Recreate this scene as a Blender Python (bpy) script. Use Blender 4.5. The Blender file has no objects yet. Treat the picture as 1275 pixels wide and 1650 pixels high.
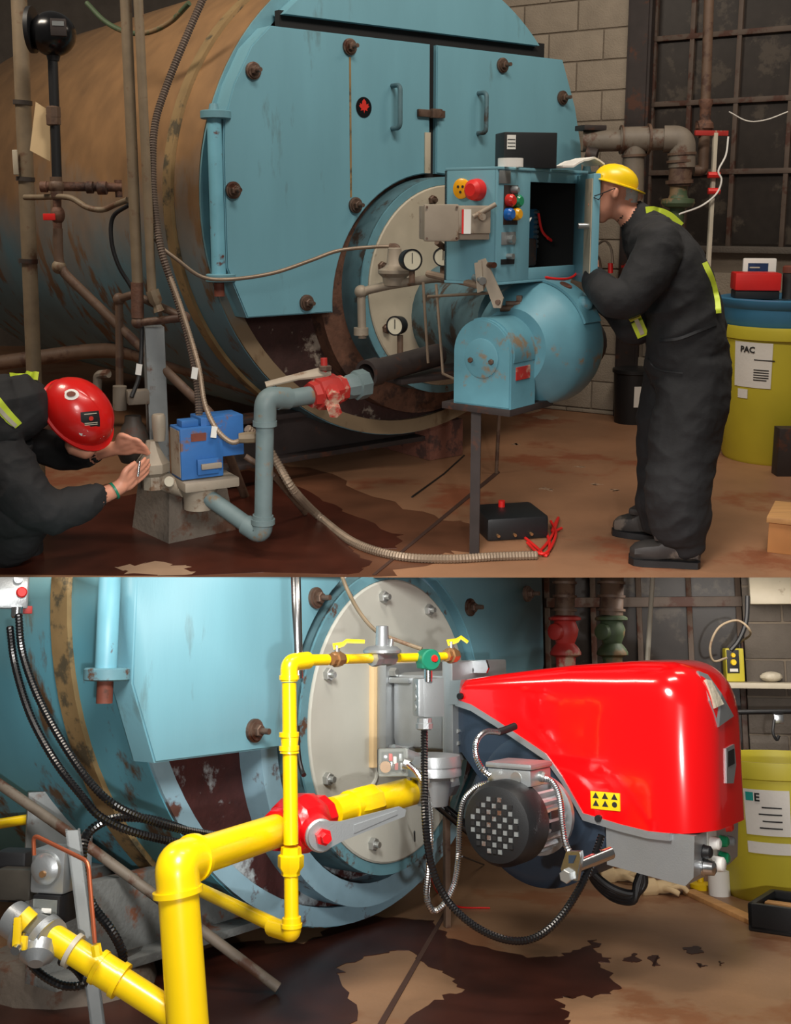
import bpy, bmesh, math, random
from mathutils import Vector, Matrix, kdtree, noise
random.seed(7)
SC = bpy.context.scene
COL = SC.collection
# ---------------------------------------------------------------- camera, world, lights, exposure
# Two boiler rooms are stacked: the upper one stands level, the lower one lies under its floor slab.
F, PX, PY = 1800.0, 637.5, 700.0
HA, HB = 1.5, 1.2
PA = math.atan(360 / F)          # the camera looks down by this in the upper room
PB = -math.atan(320 / F)         # and up by this in the lower room
cam = bpy.data.objects.new('camera', bpy.data.cameras.new('camera')); COL.objects.link(cam)
cam.data.sensor_fit = 'VERTICAL'; cam.data.sensor_height = 36; cam.data.lens = F / 1650 * 36
cam.data.shift_y = -(825 - PY) / 1650
cam.data.clip_start = 0.05; cam.data.clip_end = 100
cam.location = (0, 0, HA); cam.rotation_euler = (math.pi / 2 - PA, 0, 0)
SC.camera = cam
SC.view_settings.view_transform = 'Standard'; SC.view_settings.look = 'None'
SC.view_settings.gamma = 1; SC.view_settings.use_curve_mapping = False
SC.view_settings.exposure = 0.0
w = bpy.data.worlds.new('world'); SC.world = w; w.use_nodes = True
w.node_tree.nodes['Background'].inputs[0].default_value = (1.0, .93, .85, 1)
w.node_tree.nodes['Background'].inputs[1].default_value = 0.10
def light(name, kind, loc, target, power, color=(1, 1, 1), **kw):
    l = bpy.data.lights.new(name, kind); l.energy = power; l.color = color
    for k, v in kw.items(): setattr(l, k, v)
    o = bpy.data.objects.new(name, l); COL.objects.link(o); o.location = loc
    o.rotation_euler = (Vector(target) - Vector(loc)).to_track_quat('-Z', 'Y').to_euler()
    return o
light('unseen_overhead_lamp', 'AREA', (.9, 3.6, 4.3), (.4, 5.9, .9), 96, (1, .92, .82), shape='RECTANGLE', size=1.6, size_y=.5)
light('unseen_overhead_lamp', 'AREA', (2.6, 5.6, 4.2), (2.2, 6.3, 0), 32, (1, .86, .70), shape='RECTANGLE', size=1.6, size_y=.5)
light('unseen_overhead_lamp', 'AREA', (-3.0, 4.4, 4.4), (-1.8, 6.5, 1.4), 98, (1, .88, .74), shape='RECTANGLE', size=1.6, size_y=.5)  # added, with no known source, to brighten the left of the shell
light('upper_camera_flash', 'SPOT', (.25, -.1, 1.62), (.1, 5.5, 1.35), 55, (1, .97, .94), spot_size=math.radians(50), spot_blend=.6, shadow_soft_size=.04)
light('camera_flash', 'SPOT', (.5, -1.3, 1.75), (.05, 4.0, -1.35), 420, (1, .98, .96), spot_size=math.radians(45), spot_blend=.3, shadow_soft_size=.06)
light('lower_wall_fill', 'AREA', (1.75, 5.55, -.42), (1.9, 5.9, -2.0), 11, (1, .93, .84), shape='RECTANGLE', size=.9, size_y=.4)  # unseen fill added under the slab to brighten the lower background wall
light('lower_room_fill', 'AREA', (-.2, 2.0, 1.9), (.2, 4.6, -1.5), 32, (1, .97, .92), shape='DISK', size=.8, spread=math.radians(95))  # unseen soft fill, strengthened to brighten the lower boiler

# ---------------------------------------------------------------- views and frames
class View:
    def __init__(s, H, a): s.C = Vector((0, 0, H)); s.a = a; s.f = Vector((0, math.cos(a), -math.sin(a))); s.u = Vector((0, math.sin(a), math.cos(a)))
    def d(s, x, y): return s.f * F + Vector((x - PX, 0, 0)) - s.u * (y - PY)
    def at(s, x, y, Y): d = s.d(x, y); return s.C + d * (Y / d.y)
    def fl(s, x, y, z=0): d = s.d(x, y); return s.C + d * ((z - s.C.z) / d.z)
    def sc(s, P): return (Vector(P) - s.C).dot(s.f) / F      # metres in one pixel at P
VA, VB = View(HA, PA), View(HB, PB)
class Fr:
    """Upright frame: s runs along the face, d out of it, z up."""
    def __init__(s, O, th, tilt=0):
        s.O = Vector((O[0], O[1], O[2] if len(O) > 2 else 0)); t = math.radians(th)
        s.u = Vector((math.cos(t), math.sin(t), 0)); s.n = Vector((math.sin(t), -math.cos(t), 0)); s.z = Vector((0, 0, 1))
    def __call__(s, a, d, z): return s.O + s.u * a + s.n * d + s.z * z
    def pl(s, V, x, y, off=0):
        d = V.d(x, y); t = s.n.dot(s.O + s.n * off - V.C) / s.n.dot(d); P = V.C + d * t - s.O
        return (P.dot(s.u), P.z)
class Wd:
    def __call__(s, a, d, z): return Vector((a, d, z))
W = Wd()

# ---------------------------------------------------------------- materials
def srgb(r, g, b): return tuple(((c / 255) / 12.92 if c / 255 <= .04045 else ((c / 255 + .055) / 1.055) ** 2.4) for c in (r, g, b)) + (1,)
MATS = {}
def mat(name, col, rough=.5, metal=0, var=.12, scale=9, rust=0, rustcol=(70, 38, 24), rscale=7, bump=0, bscale=60, coat=0, emit=0, stretch=None, spec=.5, alpha=1):
    m = bpy.data.materials.new(name); m.use_nodes = True; nt = m.node_tree; N = nt.nodes; L = nt.links
    b = N['Principled BSDF']; c = srgb(*col)
    b.inputs['Roughness'].default_value = rough; b.inputs['Metallic'].default_value = metal
    b.inputs['Specular IOR Level'].default_value = spec; b.inputs['Coat Weight'].default_value = coat
    tc = N.new('ShaderNodeTexCoord'); src = tc.outputs['Object']
    if stretch:
        mp = N.new('ShaderNodeMapping'); mp.inputs['Scale'].default_value = stretch; L.new(src, mp.inputs[0]); src = mp.outputs[0]
    n1 = N.new('ShaderNodeTexNoise'); n1.inputs['Scale'].default_value = scale; n1.inputs['Detail'].default_value = 6; L.new(src, n1.inputs[0])
    mx = N.new('ShaderNodeMix'); mx.data_type = 'RGBA'; L.new(n1.outputs['Fac'], mx.inputs[0])
    mx.inputs[6].default_value = tuple(max(0, x * (1 - var * 2)) for x in c[:3]) + (1,)
    mx.inputs[7].default_value = tuple(min(1, x * (1 + var * 2)) for x in c[:3]) + (1,)
    out = mx.outputs[2]
    if rust:
        n2 = N.new('ShaderNodeTexNoise'); n2.inputs['Scale'].default_value = rscale; n2.inputs['Detail'].default_value = 8; n2.inputs['Roughness'].default_value = .65; L.new(src, n2.inputs[0])
        rp = N.new('ShaderNodeValToRGB'); rp.color_ramp.elements[0].position = .64 - rust * .4; rp.color_ramp.elements[1].position = .71 - rust * .4; L.new(n2.outputs['Fac'], rp.inputs[0])
        m2 = N.new('ShaderNodeMix'); m2.data_type = 'RGBA'; L.new(rp.outputs[0], m2.inputs[0]); L.new(out, m2.inputs[6]); m2.inputs[7].default_value = srgb(*rustcol); out = m2.outputs[2]
    L.new(out, b.inputs['Base Color'])
    if bump:
        n3 = N.new('ShaderNodeTexNoise'); n3.inputs['Scale'].default_value = bscale; n3.inputs['Detail'].default_value = 4; L.new(src, n3.inputs[0])
        bp = N.new('ShaderNodeBump'); bp.inputs['Strength'].default_value = bump; bp.inputs['Distance'].default_value = .01; L.new(n3.outputs['Fac'], bp.inputs['Height']); L.new(bp.outputs[0], b.inputs['Normal'])
    if emit:
        b.inputs['Emission Color'].default_value = c; b.inputs['Emission Strength'].default_value = emit
    if alpha < 1: b.inputs['Alpha'].default_value = alpha
    MATS[name] = m
    return m
def shellmat(name, low, high, z0, z1, rough=.6):
    """Paint that soot and heat have browned on the upper side, by height above the boiler's base."""
    m = mat(name, low, rough, var=.15, scale=3, rust=.22, rustcol=(92, 70, 48), rscale=5, stretch=(1, 1, .35)); nt = m.node_tree; N = nt.nodes; L = nt.links
    b = N['Principled BSDF']; old = b.inputs['Base Color'].links[0].from_socket
    tc = N.new('ShaderNodeTexCoord'); sp = N.new('ShaderNodeSeparateXYZ'); L.new(tc.outputs['Object'], sp.inputs[0])
    no = N.new('ShaderNodeTexNoise'); no.inputs['Scale'].default_value = 2.2; no.inputs['Detail'].default_value = 5; L.new(tc.outputs['Object'], no.inputs[0])
    ad = N.new('ShaderNodeMath'); ad.operation = 'MULTIPLY_ADD'; ad.inputs[1].default_value = .9; L.new(no.outputs['Fac'], ad.inputs[0]); L.new(sp.outputs['Z'], ad.inputs[2])
    mr = N.new('ShaderNodeMapRange'); mr.inputs[1].default_value = z0 + .45; mr.inputs[2].default_value = z1 + .45; L.new(ad.outputs[0], mr.inputs[0])
    n2 = N.new('ShaderNodeTexNoise'); n2.inputs['Scale'].default_value = 6; n2.inputs['Detail'].default_value = 7; L.new(tc.outputs['Object'], n2.inputs[0])
    hi = N.new('ShaderNodeMix'); hi.data_type = 'RGBA'; L.new(n2.outputs['Fac'], hi.inputs[0]); hi.inputs[6].default_value = srgb(*[c * .78 for c in high]); hi.inputs[7].default_value = srgb(*[min(255, c * 1.18) for c in high])
    mx = N.new('ShaderNodeMix'); mx.data_type = 'RGBA'; L.new(mr.outputs[0], mx.inputs[0]); L.new(old, mx.inputs[6]); L.new(hi.outputs[2], mx.inputs[7])
    L.new(mx.outputs[2], b.inputs['Base Color'])
    return m
def paneglass(name, col):
    m = mat(name, col, .4, spec=.25, var=.2, scale=14, rust=.25, rustcol=(70, 62, 54), rscale=5); return m

mat('blue', (109, 158, 172), .42, var=.10, scale=3.5, rust=.05, rustcol=(98, 134, 142), rscale=6, stretch=(1, 1, .22), bump=.05, bscale=90)
mat('blue_chip', (112, 172, 190), .45, var=.1, rust=.13, rustcol=(96, 52, 44), rscale=14)
mat('blue_edge', (96, 140, 152), .55, var=.15, rust=.16, rustcol=(86, 60, 44), rscale=11)
mat('blue_ring', (78, 108, 116), .55, var=.2, rust=.22, rustcol=(60, 50, 42), rscale=5)
shellmat('blue_ring2', (84, 132, 146), (96, 118, 112), 1.5, 2.6)
shellmat('lip', (122, 104, 80), (100, 146, 158), .8, 1.3)
mat('blue_burner', (88, 138, 152), .5, var=.2, scale=5, rust=.15, rustcol=(128, 108, 84), rscale=6)
mat('blue_pipe', (100, 116, 117), .55, var=.14, scale=12, rust=.16, rustcol=(120, 100, 76), rscale=9)
mat('blue_bright', (44, 98, 160), .55, var=.16, rust=.22, rustcol=(110, 80, 66), rscale=8)
shellmat('shell', (86, 122, 134), (138, 104, 68), 1.0, 1.75)
shellmat('shell_new', (88, 152, 170), (120, 130, 110), 1.1, 1.9)
mat('tan_band', (136, 112, 74), .7, var=.2, scale=8, rust=.25, rustcol=(78, 70, 52))
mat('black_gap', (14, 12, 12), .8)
mat('refractory', (66, 28, 26), .75, var=.3, scale=14, rust=.36, rustcol=(168, 178, 182), rscale=3.2, bump=.5, bscale=30)
mat('refractory_old', (54, 30, 26), .8, var=.3, scale=14, rust=.16, rustcol=(150, 138, 124), rscale=6, bump=.5, bscale=30)
mat('beige_plate', (176, 166, 146), .55, var=.08, rust=.03, rustcol=(132, 118, 98), rscale=8)
mat('grey_plate', (186, 186, 176), .5, var=.04)
mat('rusty', (98, 66, 50), .7, var=.3, scale=22, rust=.3, rustcol=(60, 40, 32), bump=.3)
mat('bolt_old', (104, 84, 72), .5, metal=.5, var=.3, scale=30, rust=.3)
mat('bolt_new', (176, 178, 176), .35, metal=.8, var=.1)
mat('dark_steel', (52, 44, 42), .6, metal=.2, var=.25, rust=.2, rustcol=(80, 48, 34))
mat('grey_steel', (128, 132, 132), .5, metal=.3, var=.15, rust=.14, rustcol=(100, 70, 54))
mat('pipe_tan', (120, 104, 82), .6, var=.18, scale=14, rust=.2, rustcol=(100, 72, 52))
mat('pipe_brown', (96, 74, 58), .6, var=.2, scale=14, rust=.3, rustcol=(72, 48, 36))
mat('pipe_grey', (112, 102, 90), .6, var=.18, scale=12, rust=.28, rustcol=(86, 56, 40))
mat('pipe_dark', (58, 50, 44), .6, var=.2, rust=.2)
mat('flex', (140, 122, 104), .45, metal=.4, var=.2)
mat('flex_dark', (92, 78, 68), .5, metal=.3, var=.2)
mat('chrome', (200, 202, 204), .22, metal=1, var=.05)
mat('cast', (168, 172, 174), .38, metal=.7, var=.06, bump=.06, bscale=200)
mat('cast_old', (150, 138, 122), .6, metal=.2, var=.15, rust=.16, rustcol=(116, 88, 66))
mat('black', (22, 22, 24), .5, var=.2)
mat('black_gloss', (14, 14, 16), .22, var=.1)
mat('black_fabric', (23, 23, 25), .82, var=.25, scale=12, bump=.5, bscale=16)
mat('black_plastic', (24, 25, 27), .45, var=.1, bump=.08, bscale=300)
mat('boot', (44, 40, 38), .55, var=.3, scale=14, rust=.2, rustcol=(92, 82, 74))
mat('skin', (206, 142, 116), .5, var=.08, scale=20)
mat('hair', (176, 172, 168), .7, var=.15, scale=60)
mat('hivis', (206, 226, 60), .5, var=.06)
mat('silver_tape', (186, 178, 160), .4, var=.1)
mat('helmet_red', (206, 22, 18), .3, var=.05, coat=.3)
mat('helmet_yellow', (240, 200, 8), .35, var=.04)
mat('white', (226, 224, 218), .6, var=.03)
mat('paper', (218, 214, 206), .7, var=.04, bump=.1, bscale=60)
mat('red', (206, 30, 26), .45, var=.1)
mat('red_valve', (164, 40, 34), .55, var=.15, rust=.27, rustcol=(178, 150, 128), rscale=6)
mat('red_new', (206, 14, 22), .28, var=.08, scale=20, bump=.15, bscale=60)
mat('red_hood', (222, 6, 12), .16, var=.01, coat=.6)
mat('yellow_pipe', (244, 204, 6), .3, var=.04, scale=6, coat=.2)
mat('yellow', (240, 200, 20), .4, var=.04)
mat('bin_yellow', (190, 176, 48), .5, var=.08, scale=4)
mat('bin_blue', (58, 116, 150), .45, var=.08)
mat('navy', (40, 52, 66), .35, var=.08)
mat('green', (24, 120, 92), .4, var=.08)
mat('green_valve', (62, 78, 52), .6, var=.25, rust=.3, rustcol=(120, 96, 66))
mat('copper', (196, 108, 74), .3, metal=.7, var=.12)
mat('brass', (172, 130, 88), .35, metal=.7, var=.15)
mat('gasket', (214, 186, 142), .7, var=.06)
mat('glass', (190, 196, 190), .08, var=.02, alpha=.25)
mat('gauge_face', (206, 200, 178), .4, var=.05)
mat('green_lamp', (22, 128, 84), .25); mat('red_lamp', (200, 40, 30), .25); mat('blue_lamp', (30, 96, 176), .25); mat('amber_lamp', (226, 160, 20), .25)
mat('wood', (196, 146, 92), .6, var=.15, scale=5, stretch=(1, 8, 8))
mat('cardboard', (190, 130, 76), .75, var=.1)
mat('concrete', (98, 88, 78), .85, var=.2, scale=6, rust=.2, rustcol=(92, 62, 46), bump=.5, bscale=40)
mat('pier_red', (104, 62, 48), .8, var=.2, scale=8, rust=.3, rustcol=(66, 42, 36), bump=.4)
mat('pier_grey', (104, 106, 104), .8, var=.15, scale=8, rust=.25, rustcol=(112, 70, 50), bump=.4)
mat('floor', (144, 104, 76), .5, var=.26, scale=1.6, rust=.22, rustcol=(132, 78, 52), rscale=1.3, bump=.12, bscale=25)
mat('floor_new', (142, 108, 80), .42, var=.2, scale=2.2, rust=.24, rustcol=(128, 86, 58), rscale=1.6, bump=.1, bscale=30)
mat('wet', (66, 31, 21), .3, var=.3, scale=5)
mat('wet_dark', (56, 26, 18), .32, var=.35, scale=5)
mat('mark', (150, 122, 98), .6, var=.1)
mat('damp', (98, 62, 43), .4, var=.25, scale=4)
mat('joint', (66, 42, 32), .7)
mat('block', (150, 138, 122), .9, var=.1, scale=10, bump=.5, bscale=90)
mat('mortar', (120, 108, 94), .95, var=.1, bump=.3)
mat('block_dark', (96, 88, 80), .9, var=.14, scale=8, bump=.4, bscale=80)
mat('frame_steel', (84, 70, 60), .65, var=.2, rust=.3)
paneglass('pane', (44, 38, 34))
mat('screen', (34, 58, 96), .3, var=.3, scale=20)
mat('ink', (30, 30, 30), .6); mat('ink_red', (200, 40, 30), .5); mat('teal', (30, 150, 140), .6)
mat('blue_pale', (136, 170, 186), .5, var=.12, rust=.12, rustcol=(92, 62, 54), rscale=8)
mat('indic', (60, 56, 50), .3, var=.3)
mat('cap_brown', (110, 56, 40), .7, var=.3, rust=.2)
mat('foil', (190, 180, 160), .5, var=.15, bump=.6, bscale=40)

# ---------------------------------------------------------------- objects
ROOMS = {'A': [], 'B': []}; CUR = ['A']
def thing(name, label, cat, loc, group=None):
    o = bpy.data.objects.new(name, None); COL.objects.link(o); o.location = Vector(loc); o.empty_display_size = .1
    o['label'] = label; o['category'] = cat
    if group: o['group'] = group
    ROOMS[CUR[0]].append(o); return o
def rootloc(o):
    while o.parent: o = o.parent
    return o.location
def cr(pts, k=6):
    """Catmull-Rom through pts."""
    p = [Vector(q) for q in pts]
    if len(p) < 3: return p
    p = [p[0] * 2 - p[1]] + p + [p[-1] * 2 - p[-2]]; out = []
    for i in range(1, len(p) - 2):
        for j in range(k):
            t = j / k; a, b, c, d = p[i - 1:i + 3]
            out.append(.5 * (2 * b + (c - a) * t + (2 * a - 5 * b + 4 * c - d) * t * t + (3 * b - a - 3 * c + d) * t ** 3))
    return out + [p[-2]]
def fillet(pts, r, k=6):
    p = [Vector(q) for q in pts]; out = [p[0]]
    for i in range(1, len(p) - 1):
        a = (p[i - 1] - p[i]); b = (p[i + 1] - p[i]); la, lb = a.length, b.length; a.normalize(); b.normalize()
        q = min(r, la * .45, lb * .45); s, e = p[i] + a * q, p[i] + b * q
        for j in range(k + 1):
            t = j / k; out.append(s * (1 - t) ** 2 + p[i] * 2 * t * (1 - t) + e * t * t)
    return out + [p[-1]]
class MB:
    def __init__(s): s.v = []; s.f = []
    def add(s, vs, fs):
        b = len(s.v); s.v += [Vector(q) for q in vs]; s.f += [tuple(b + i for i in f) for f in fs]; return s
    def bx(s, fr, a0, a1, d0, d1, z0, z1, bev=0):
        bm = bmesh.new(); vs = [bm.verts.new((a, d, z)) for a in (a0, a1) for d in (d0, d1) for z in (z0, z1)]
        for f in ((0, 1, 3, 2), (4, 6, 7, 5), (0, 4, 5, 1), (2, 3, 7, 6), (0, 2, 6, 4), (1, 5, 7, 3)): bm.faces.new([vs[i] for i in f])
        if bev: bmesh.ops.bevel(bm, geom=bm.edges[:], offset=min(bev, abs(a1 - a0) * .45, abs(d1 - d0) * .45, abs(z1 - z0) * .45), segments=2, affect='EDGES', profile=.6)
        bm.verts.index_update(); s.add([fr(*v.co) for v in bm.verts], [[v.index for v in f.verts] for f in bm.faces]); bm.free(); return s
    def prism(s, fr, poly, d0, d1, bev=0):
        bm = bmesh.new(); a = [bm.verts.new((p[0], d0, p[1])) for p in poly]; b = [bm.verts.new((p[0], d1, p[1])) for p in poly]; n = len(poly)
        bm.faces.new(a); fb = bm.faces.new(b[::-1])
        for i in range(n): bm.faces.new((a[i], b[i], b[(i + 1) % n], a[(i + 1) % n]))
        if bev:
            bmesh.ops.recalc_face_normals(bm, faces=bm.faces)
            bmesh.ops.bevel(bm, geom=[e for e in bm.edges if all(v.co.y == d1 for v in e.verts)], offset=bev, segments=2, affect='EDGES')
        bm.verts.index_update(); s.add([fr(*v.co) for v in bm.verts], [[v.index for v in f.verts] for f in bm.faces]); bm.free(); return s
    def sweep(s, pts, rad, n=12, closed=False, cap=True, flat=1):
        pts = [Vector(p) for p in pts]; rr = rad if isinstance(rad, (list, tuple)) else [rad] * len(pts)
        t0 = (pts[1] - pts[0]).normalized(); x = t0.orthogonal().normalized(); rings = []
        for i, p in enumerate(pts):
            t = (pts[min(i + 1, len(pts) - 1)] - pts[max(i - 1, 0)])
            t = t.normalized() if t.length > 1e-9 else t0
            x = (x - t * x.dot(t)).normalized(); y = t.cross(x)
            rings.append([p + (x * math.cos(6.28319 * k / n) + y * flat * math.sin(6.28319 * k / n)) * rr[i] for k in range(n)])
        vs = [v for r in rings for v in r]; m = len(pts)
        fs = [(i * n + k, i * n + (k + 1) % n, (i + 1) * n + (k + 1) % n, (i + 1) * n + k) for i in range(m - 1) for k in range(n)]
        if cap: fs += [tuple(range(n - 1, -1, -1)), tuple((m - 1) * n + k for k in range(n))]
        return s.add(vs, fs)
    def cyl(s, p0, p1, r, r1=None, n=24): return s.sweep([p0, p1], [r, r if r1 is None else r1], n)
    def lathe(s, p, ax, prof, n=28):
        """prof: (distance along ax, radius)."""
        p = Vector(p); ax = Vector(ax).normalized(); x = ax.orthogonal().normalized(); y = ax.cross(x)
        vs = []; m = len(prof)
        for t, r in prof: vs += [p + ax * t + (x * math.cos(6.28319 * k / n) + y * math.sin(6.28319 * k / n)) * max(r, 1e-5) for k in range(n)]
        fs = [(i * n + k, i * n + (k + 1) % n, (i + 1) * n + (k + 1) % n, (i + 1) * n + k) for i in range(m - 1) for k in range(n)]
        fs += [tuple(range(n - 1, -1, -1)), tuple((m - 1) * n + k for k in range(n))]
        return s.add(vs, fs)
    def tubewall(s, p, ax, t0, t1, ro, ri, n=48):
        p = Vector(p); ax = Vector(ax).normalized(); x = ax.orthogonal().normalized(); y = ax.cross(x); vs = []
        for t, r in ((t0, ro), (t1, ro), (t1, ri), (t0, ri)): vs += [p + ax * t + (x * math.cos(6.28319 * k / n) + y * math.sin(6.28319 * k / n)) * r for k in range(n)]
        return s.add(vs, [(i * n + k, i * n + (k + 1) % n, ((i + 1) % 4) * n + (k + 1) % n, ((i + 1) % 4) * n + k) for i in range(4) for k in range(n)])
    def ball(s, c, r, sc=(1, 1, 1), n=16, fr=None):
        c = Vector(c); vs = []; m = n // 2 + 1
        for i in range(m + 1):
            a = math.pi * i / m
            vs += [Vector((math.sin(a) * math.cos(6.28319 * k / n) * sc[0], math.sin(a) * math.sin(6.28319 * k / n) * sc[1], math.cos(a) * sc[2])) * r for k in range(n)]
        vs = [c + (v if fr is None else fr @ v) for v in vs]
        return s.add(vs, [(i * n + k, i * n + (k + 1) % n, (i + 1) * n + (k + 1) % n, (i + 1) * n + k) for i in range(m) for k in range(n)])
    def flex(s, pts, r, pitch=.009, n=9, depth=.16):
        p = [Vector(q) for q in pts]; out = [p[0]]; acc = 0; half = pitch / 2
        for a, b in zip(p, p[1:]):
            L = (b - a).length; t = half - acc
            while t <= L: out.append(a + (b - a) * (t / L)); t += half
            acc = (acc + L) % half
        return s.sweep(out, [r * (1 if i % 2 else 1 - depth) for i in range(len(out))], n)
    def nut(s, p, ax, r, h): return s.lathe(p, ax, [(0, r), (h * .85, r), (h, r * .85)], 6)
    def build(s, name, m, parent=None, label=None, cat=None, group=None, kind=None, ang=35, smooth=True):
        me = bpy.data.meshes.new(name); bm = bmesh.new()
        vs = [bm.verts.new(v) for v in s.v]
        for f in s.f:
            try: bm.faces.new([vs[i] for i in f])
            except ValueError: pass
        bmesh.ops.remove_doubles(bm, verts=bm.verts, dist=1e-5)
        bmesh.ops.recalc_face_normals(bm, faces=bm.faces)
        if parent: off = rootloc(parent).copy()
        else:
            lo = [min(v.co[i] for v in bm.verts) for i in range(3)]; hi = [max(v.co[i] for v in bm.verts) for i in range(3)]
            off = Vector(((lo[0] + hi[0]) / 2, (lo[1] + hi[1]) / 2, lo[2]))
        for v in bm.verts: v.co -= off
        bm.to_mesh(me); bm.free()
        if smooth:
            for p in me.polygons: p.use_smooth = True
            me.set_sharp_from_angle(angle=math.radians(ang))
        o = bpy.data.objects.new(name, me); COL.objects.link(o); me.materials.append(MATS[m])
        if parent: o.parent = parent
        else: o.location = off; ROOMS[CUR[0]].append(o)
        if label: o['label'] = label
        if cat: o['category'] = cat
        if group: o['group'] = group
        if kind: o['kind'] = kind
        return o
def struct(mb, name, m, **k): return mb.build(name, m, kind='structure', **k)
def text(body, fr, s0, d, z0, size, m, parent, name='lettering', bold=0):
    """Flat lettering on a face of the frame fr."""
    cu = bpy.data.curves.new('t', 'FONT'); cu.body = body; cu.size = size; cu.offset = bold; cu.extrude = 0; cu.resolution_u = 2
    o = bpy.data.objects.new('t', cu); COL.objects.link(o); dg = bpy.context.evaluated_depsgraph_get()
    me = bpy.data.meshes.new_from_object(o.evaluated_get(dg)); mb = MB(); mb.add([fr(s0 + v.co.x, d, z0 + v.co.y) for v in me.vertices], [tuple(p.vertices) for p in me.polygons])
    bpy.data.objects.remove(o); bpy.data.curves.remove(cu); bpy.data.meshes.remove(me)
    return mb.build(name, m, parent, smooth=False)
def arc(cx, cz, r, a0, a1, n=24): return [(cx + r * math.cos(math.radians(a0 + (a1 - a0) * i / n)), cz + r * math.sin(math.radians(a0 + (a1 - a0) * i / n))) for i in range(n + 1)]
# ---------------------------------------------------------------- a boiler (both rooms hold the same model)
def stud(fr, s, d, z, parent, new=False, k=1):
    p = fr(s, d, z); o = MB().lathe(p, fr.n, [(0, .042 * k), (.012, .042 * k), (.014, .034 * k), (.02, .034 * k)], 20).build('washer', 'bolt_old', parent)
    MB().nut(fr(s, d + .019, z), fr.n, .023 * k, .02).build('nut', 'bolt_old', parent)
    MB().cyl(fr(s, d + .03, z), fr(s, d + .075, z), .011 * k, n=10).build('stud', 'bolt_old', parent)
def boiler(fr, cz, label, shellm, refr, platem, platebolts, boltmat, studs, sL, sR, length, hinge, skirtm, skirt, skirt_m, tr, td, fl_in, tz, dd_, ringm, ts=0):
    root = thing('boiler', label, 'boiler', fr(0, -1, 0)); cs = -.07; C0 = fr(cs, 0, cz + .545); back = -fr.n
    MB().lathe(C0, back, [(.48, 1.33), (.50, 1.345), (length - .1, 1.345), (length, 1.30)], 96).build('shell', shellm, root)
    MB().tubewall(C0, back, .40, .49, 1.355, 1.1, 96).build('shell_band', 'tan_band', root)
    MB().tubewall(C0, back, .14, .42, 1.335, fl_in + .005, 96).build('front_ring', ringm, root)
    MB().tubewall(C0, back, .125, .15, 1.33, fl_in, 96).build('front_flange', skirtm, root)
    MB().lathe(C0, back, [(.17, fl_in + .02), (.3, fl_in + .02)], 72).build('lower_tube_sheet', refr, root)
    MB().tubewall(fr(ts, 0, cz + tz), back, .06, .2, *skirt, 64).build('throat_skirt', skirt_m, root)
    th = MB().tubewall(fr(ts, 0, cz + tz), fr.n, -.25, td - .02, tr, .50, 72).build('burner_throat', 'blue_ring', root)
    pl = MB().lathe(fr(ts, 0, cz + tz), fr.n, [(.0, tr - .045), (td - .005, tr - .045), (td, tr - .052)], 72).build('burner_plate', platem, root)
    MB().tubewall(fr(ts, 0, cz + tz), fr.n, td - .03, td - .01, tr, tr - .043, 72).build('throat_rim', 'blue_edge', root)
    for a in platebolts:
        q = Vector(((tr - .11) * math.cos(math.radians(a)), (tr - .11) * math.sin(math.radians(a))))
        MB().nut(fr(ts + q.x, td, cz + tz + q.y), fr.n, .026, .022).cyl(fr(ts + q.x, td + .018, cz + tz + q.y), fr(ts + q.x, td + .04, cz + tz + q.y), .012, n=10).build('plate_bolt', boltmat, pl)
    # doors
    ro = .70; zb = -.035; zt = 1.385
    a0 = math.degrees(math.asin(zb / ro))
    aS = math.degrees(math.acos(-.035 / ro))
    L = [(sL + .11, zb)] + arc(0, 0, ro, 180 - a0, aS, 20) + [(-.035, zt), (sL + .28, zt), (sL + .17, 1.28), (sL + .07, 1.10), (sL + .01, .93), (sL, .80), (sL, .22)]
    aR = math.degrees(math.acos(.012 / ro))
    R = [(sR - .11, zb), (sR, .22), (sR, .72), (sR - .02, .90), (sR - .08, 1.12), (sR - .2, zt), (.012, zt), ] + arc(0, 0, ro, aR, a0, 20)
    up = [(p[0], p[1]) for p in arc(cs, .545, 1.27, 45.6, 134.4, 30)]
    doors = {}
    for nm, poly, d1 in (('left', L, 0), ('right', R, 0)):
        doors[nm] = MB().prism(fr, [(p[0], cz + p[1]) for p in poly], -dd_, d1, .006).build('door', 'blue', root, ang=25)
    MB().prism(fr, [(p[0], cz + p[1]) for p in up], -dd_, -.02, .006).build('upper_panel', 'blue', root, ang=25)
    MB().bx(fr, sL + .37, sR - .30, -.10, -.06, cz + zt - .01, cz + zt + .09).build('door_slot', 'black_gap', root)
    MB().bx(fr, -.05, .02, -.12, -.03, cz + .6, cz + zt).build('seam', 'black_gap', root)
    MB().prism(fr, [(p[0], cz + p[1]) for p in arc(0, 0, .80, 20, 160, 24) + arc(0, 0, .60, 160, 20, 24)], -.14, -.07).build('throat_recess', 'black_gap' if refr != 'refractory' else 'refractory', root)
    for s, z, w in studs: stud(fr, s, 0, cz + z, doors['left' if s < 0 else 'right'])
    for s in (-.30, .32):
        MB().sweep(fillet([fr(s, -.005, cz + .93), fr(s, .07, cz + .93), fr(s, .07, cz + 1.15), fr(s, -.005, cz + 1.15)], .03), .013, 10).build('handle', 'blue_ring', doors['left' if s < 0 else 'right'])
    MB().bx(fr, -.13, .06, 0, .02, cz + 1.0, cz + 1.04, .005).bx(fr, -.05, .02, .01, .045, cz + .995, cz + 1.045, .006).build('latch', 'bolt_old', doors['left'])
    MB().bx(fr, -.075, -.035, 0, .008, cz + .70, cz + .92, .002).build('seam_strip', 'beige_plate', doors['left'])
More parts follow.
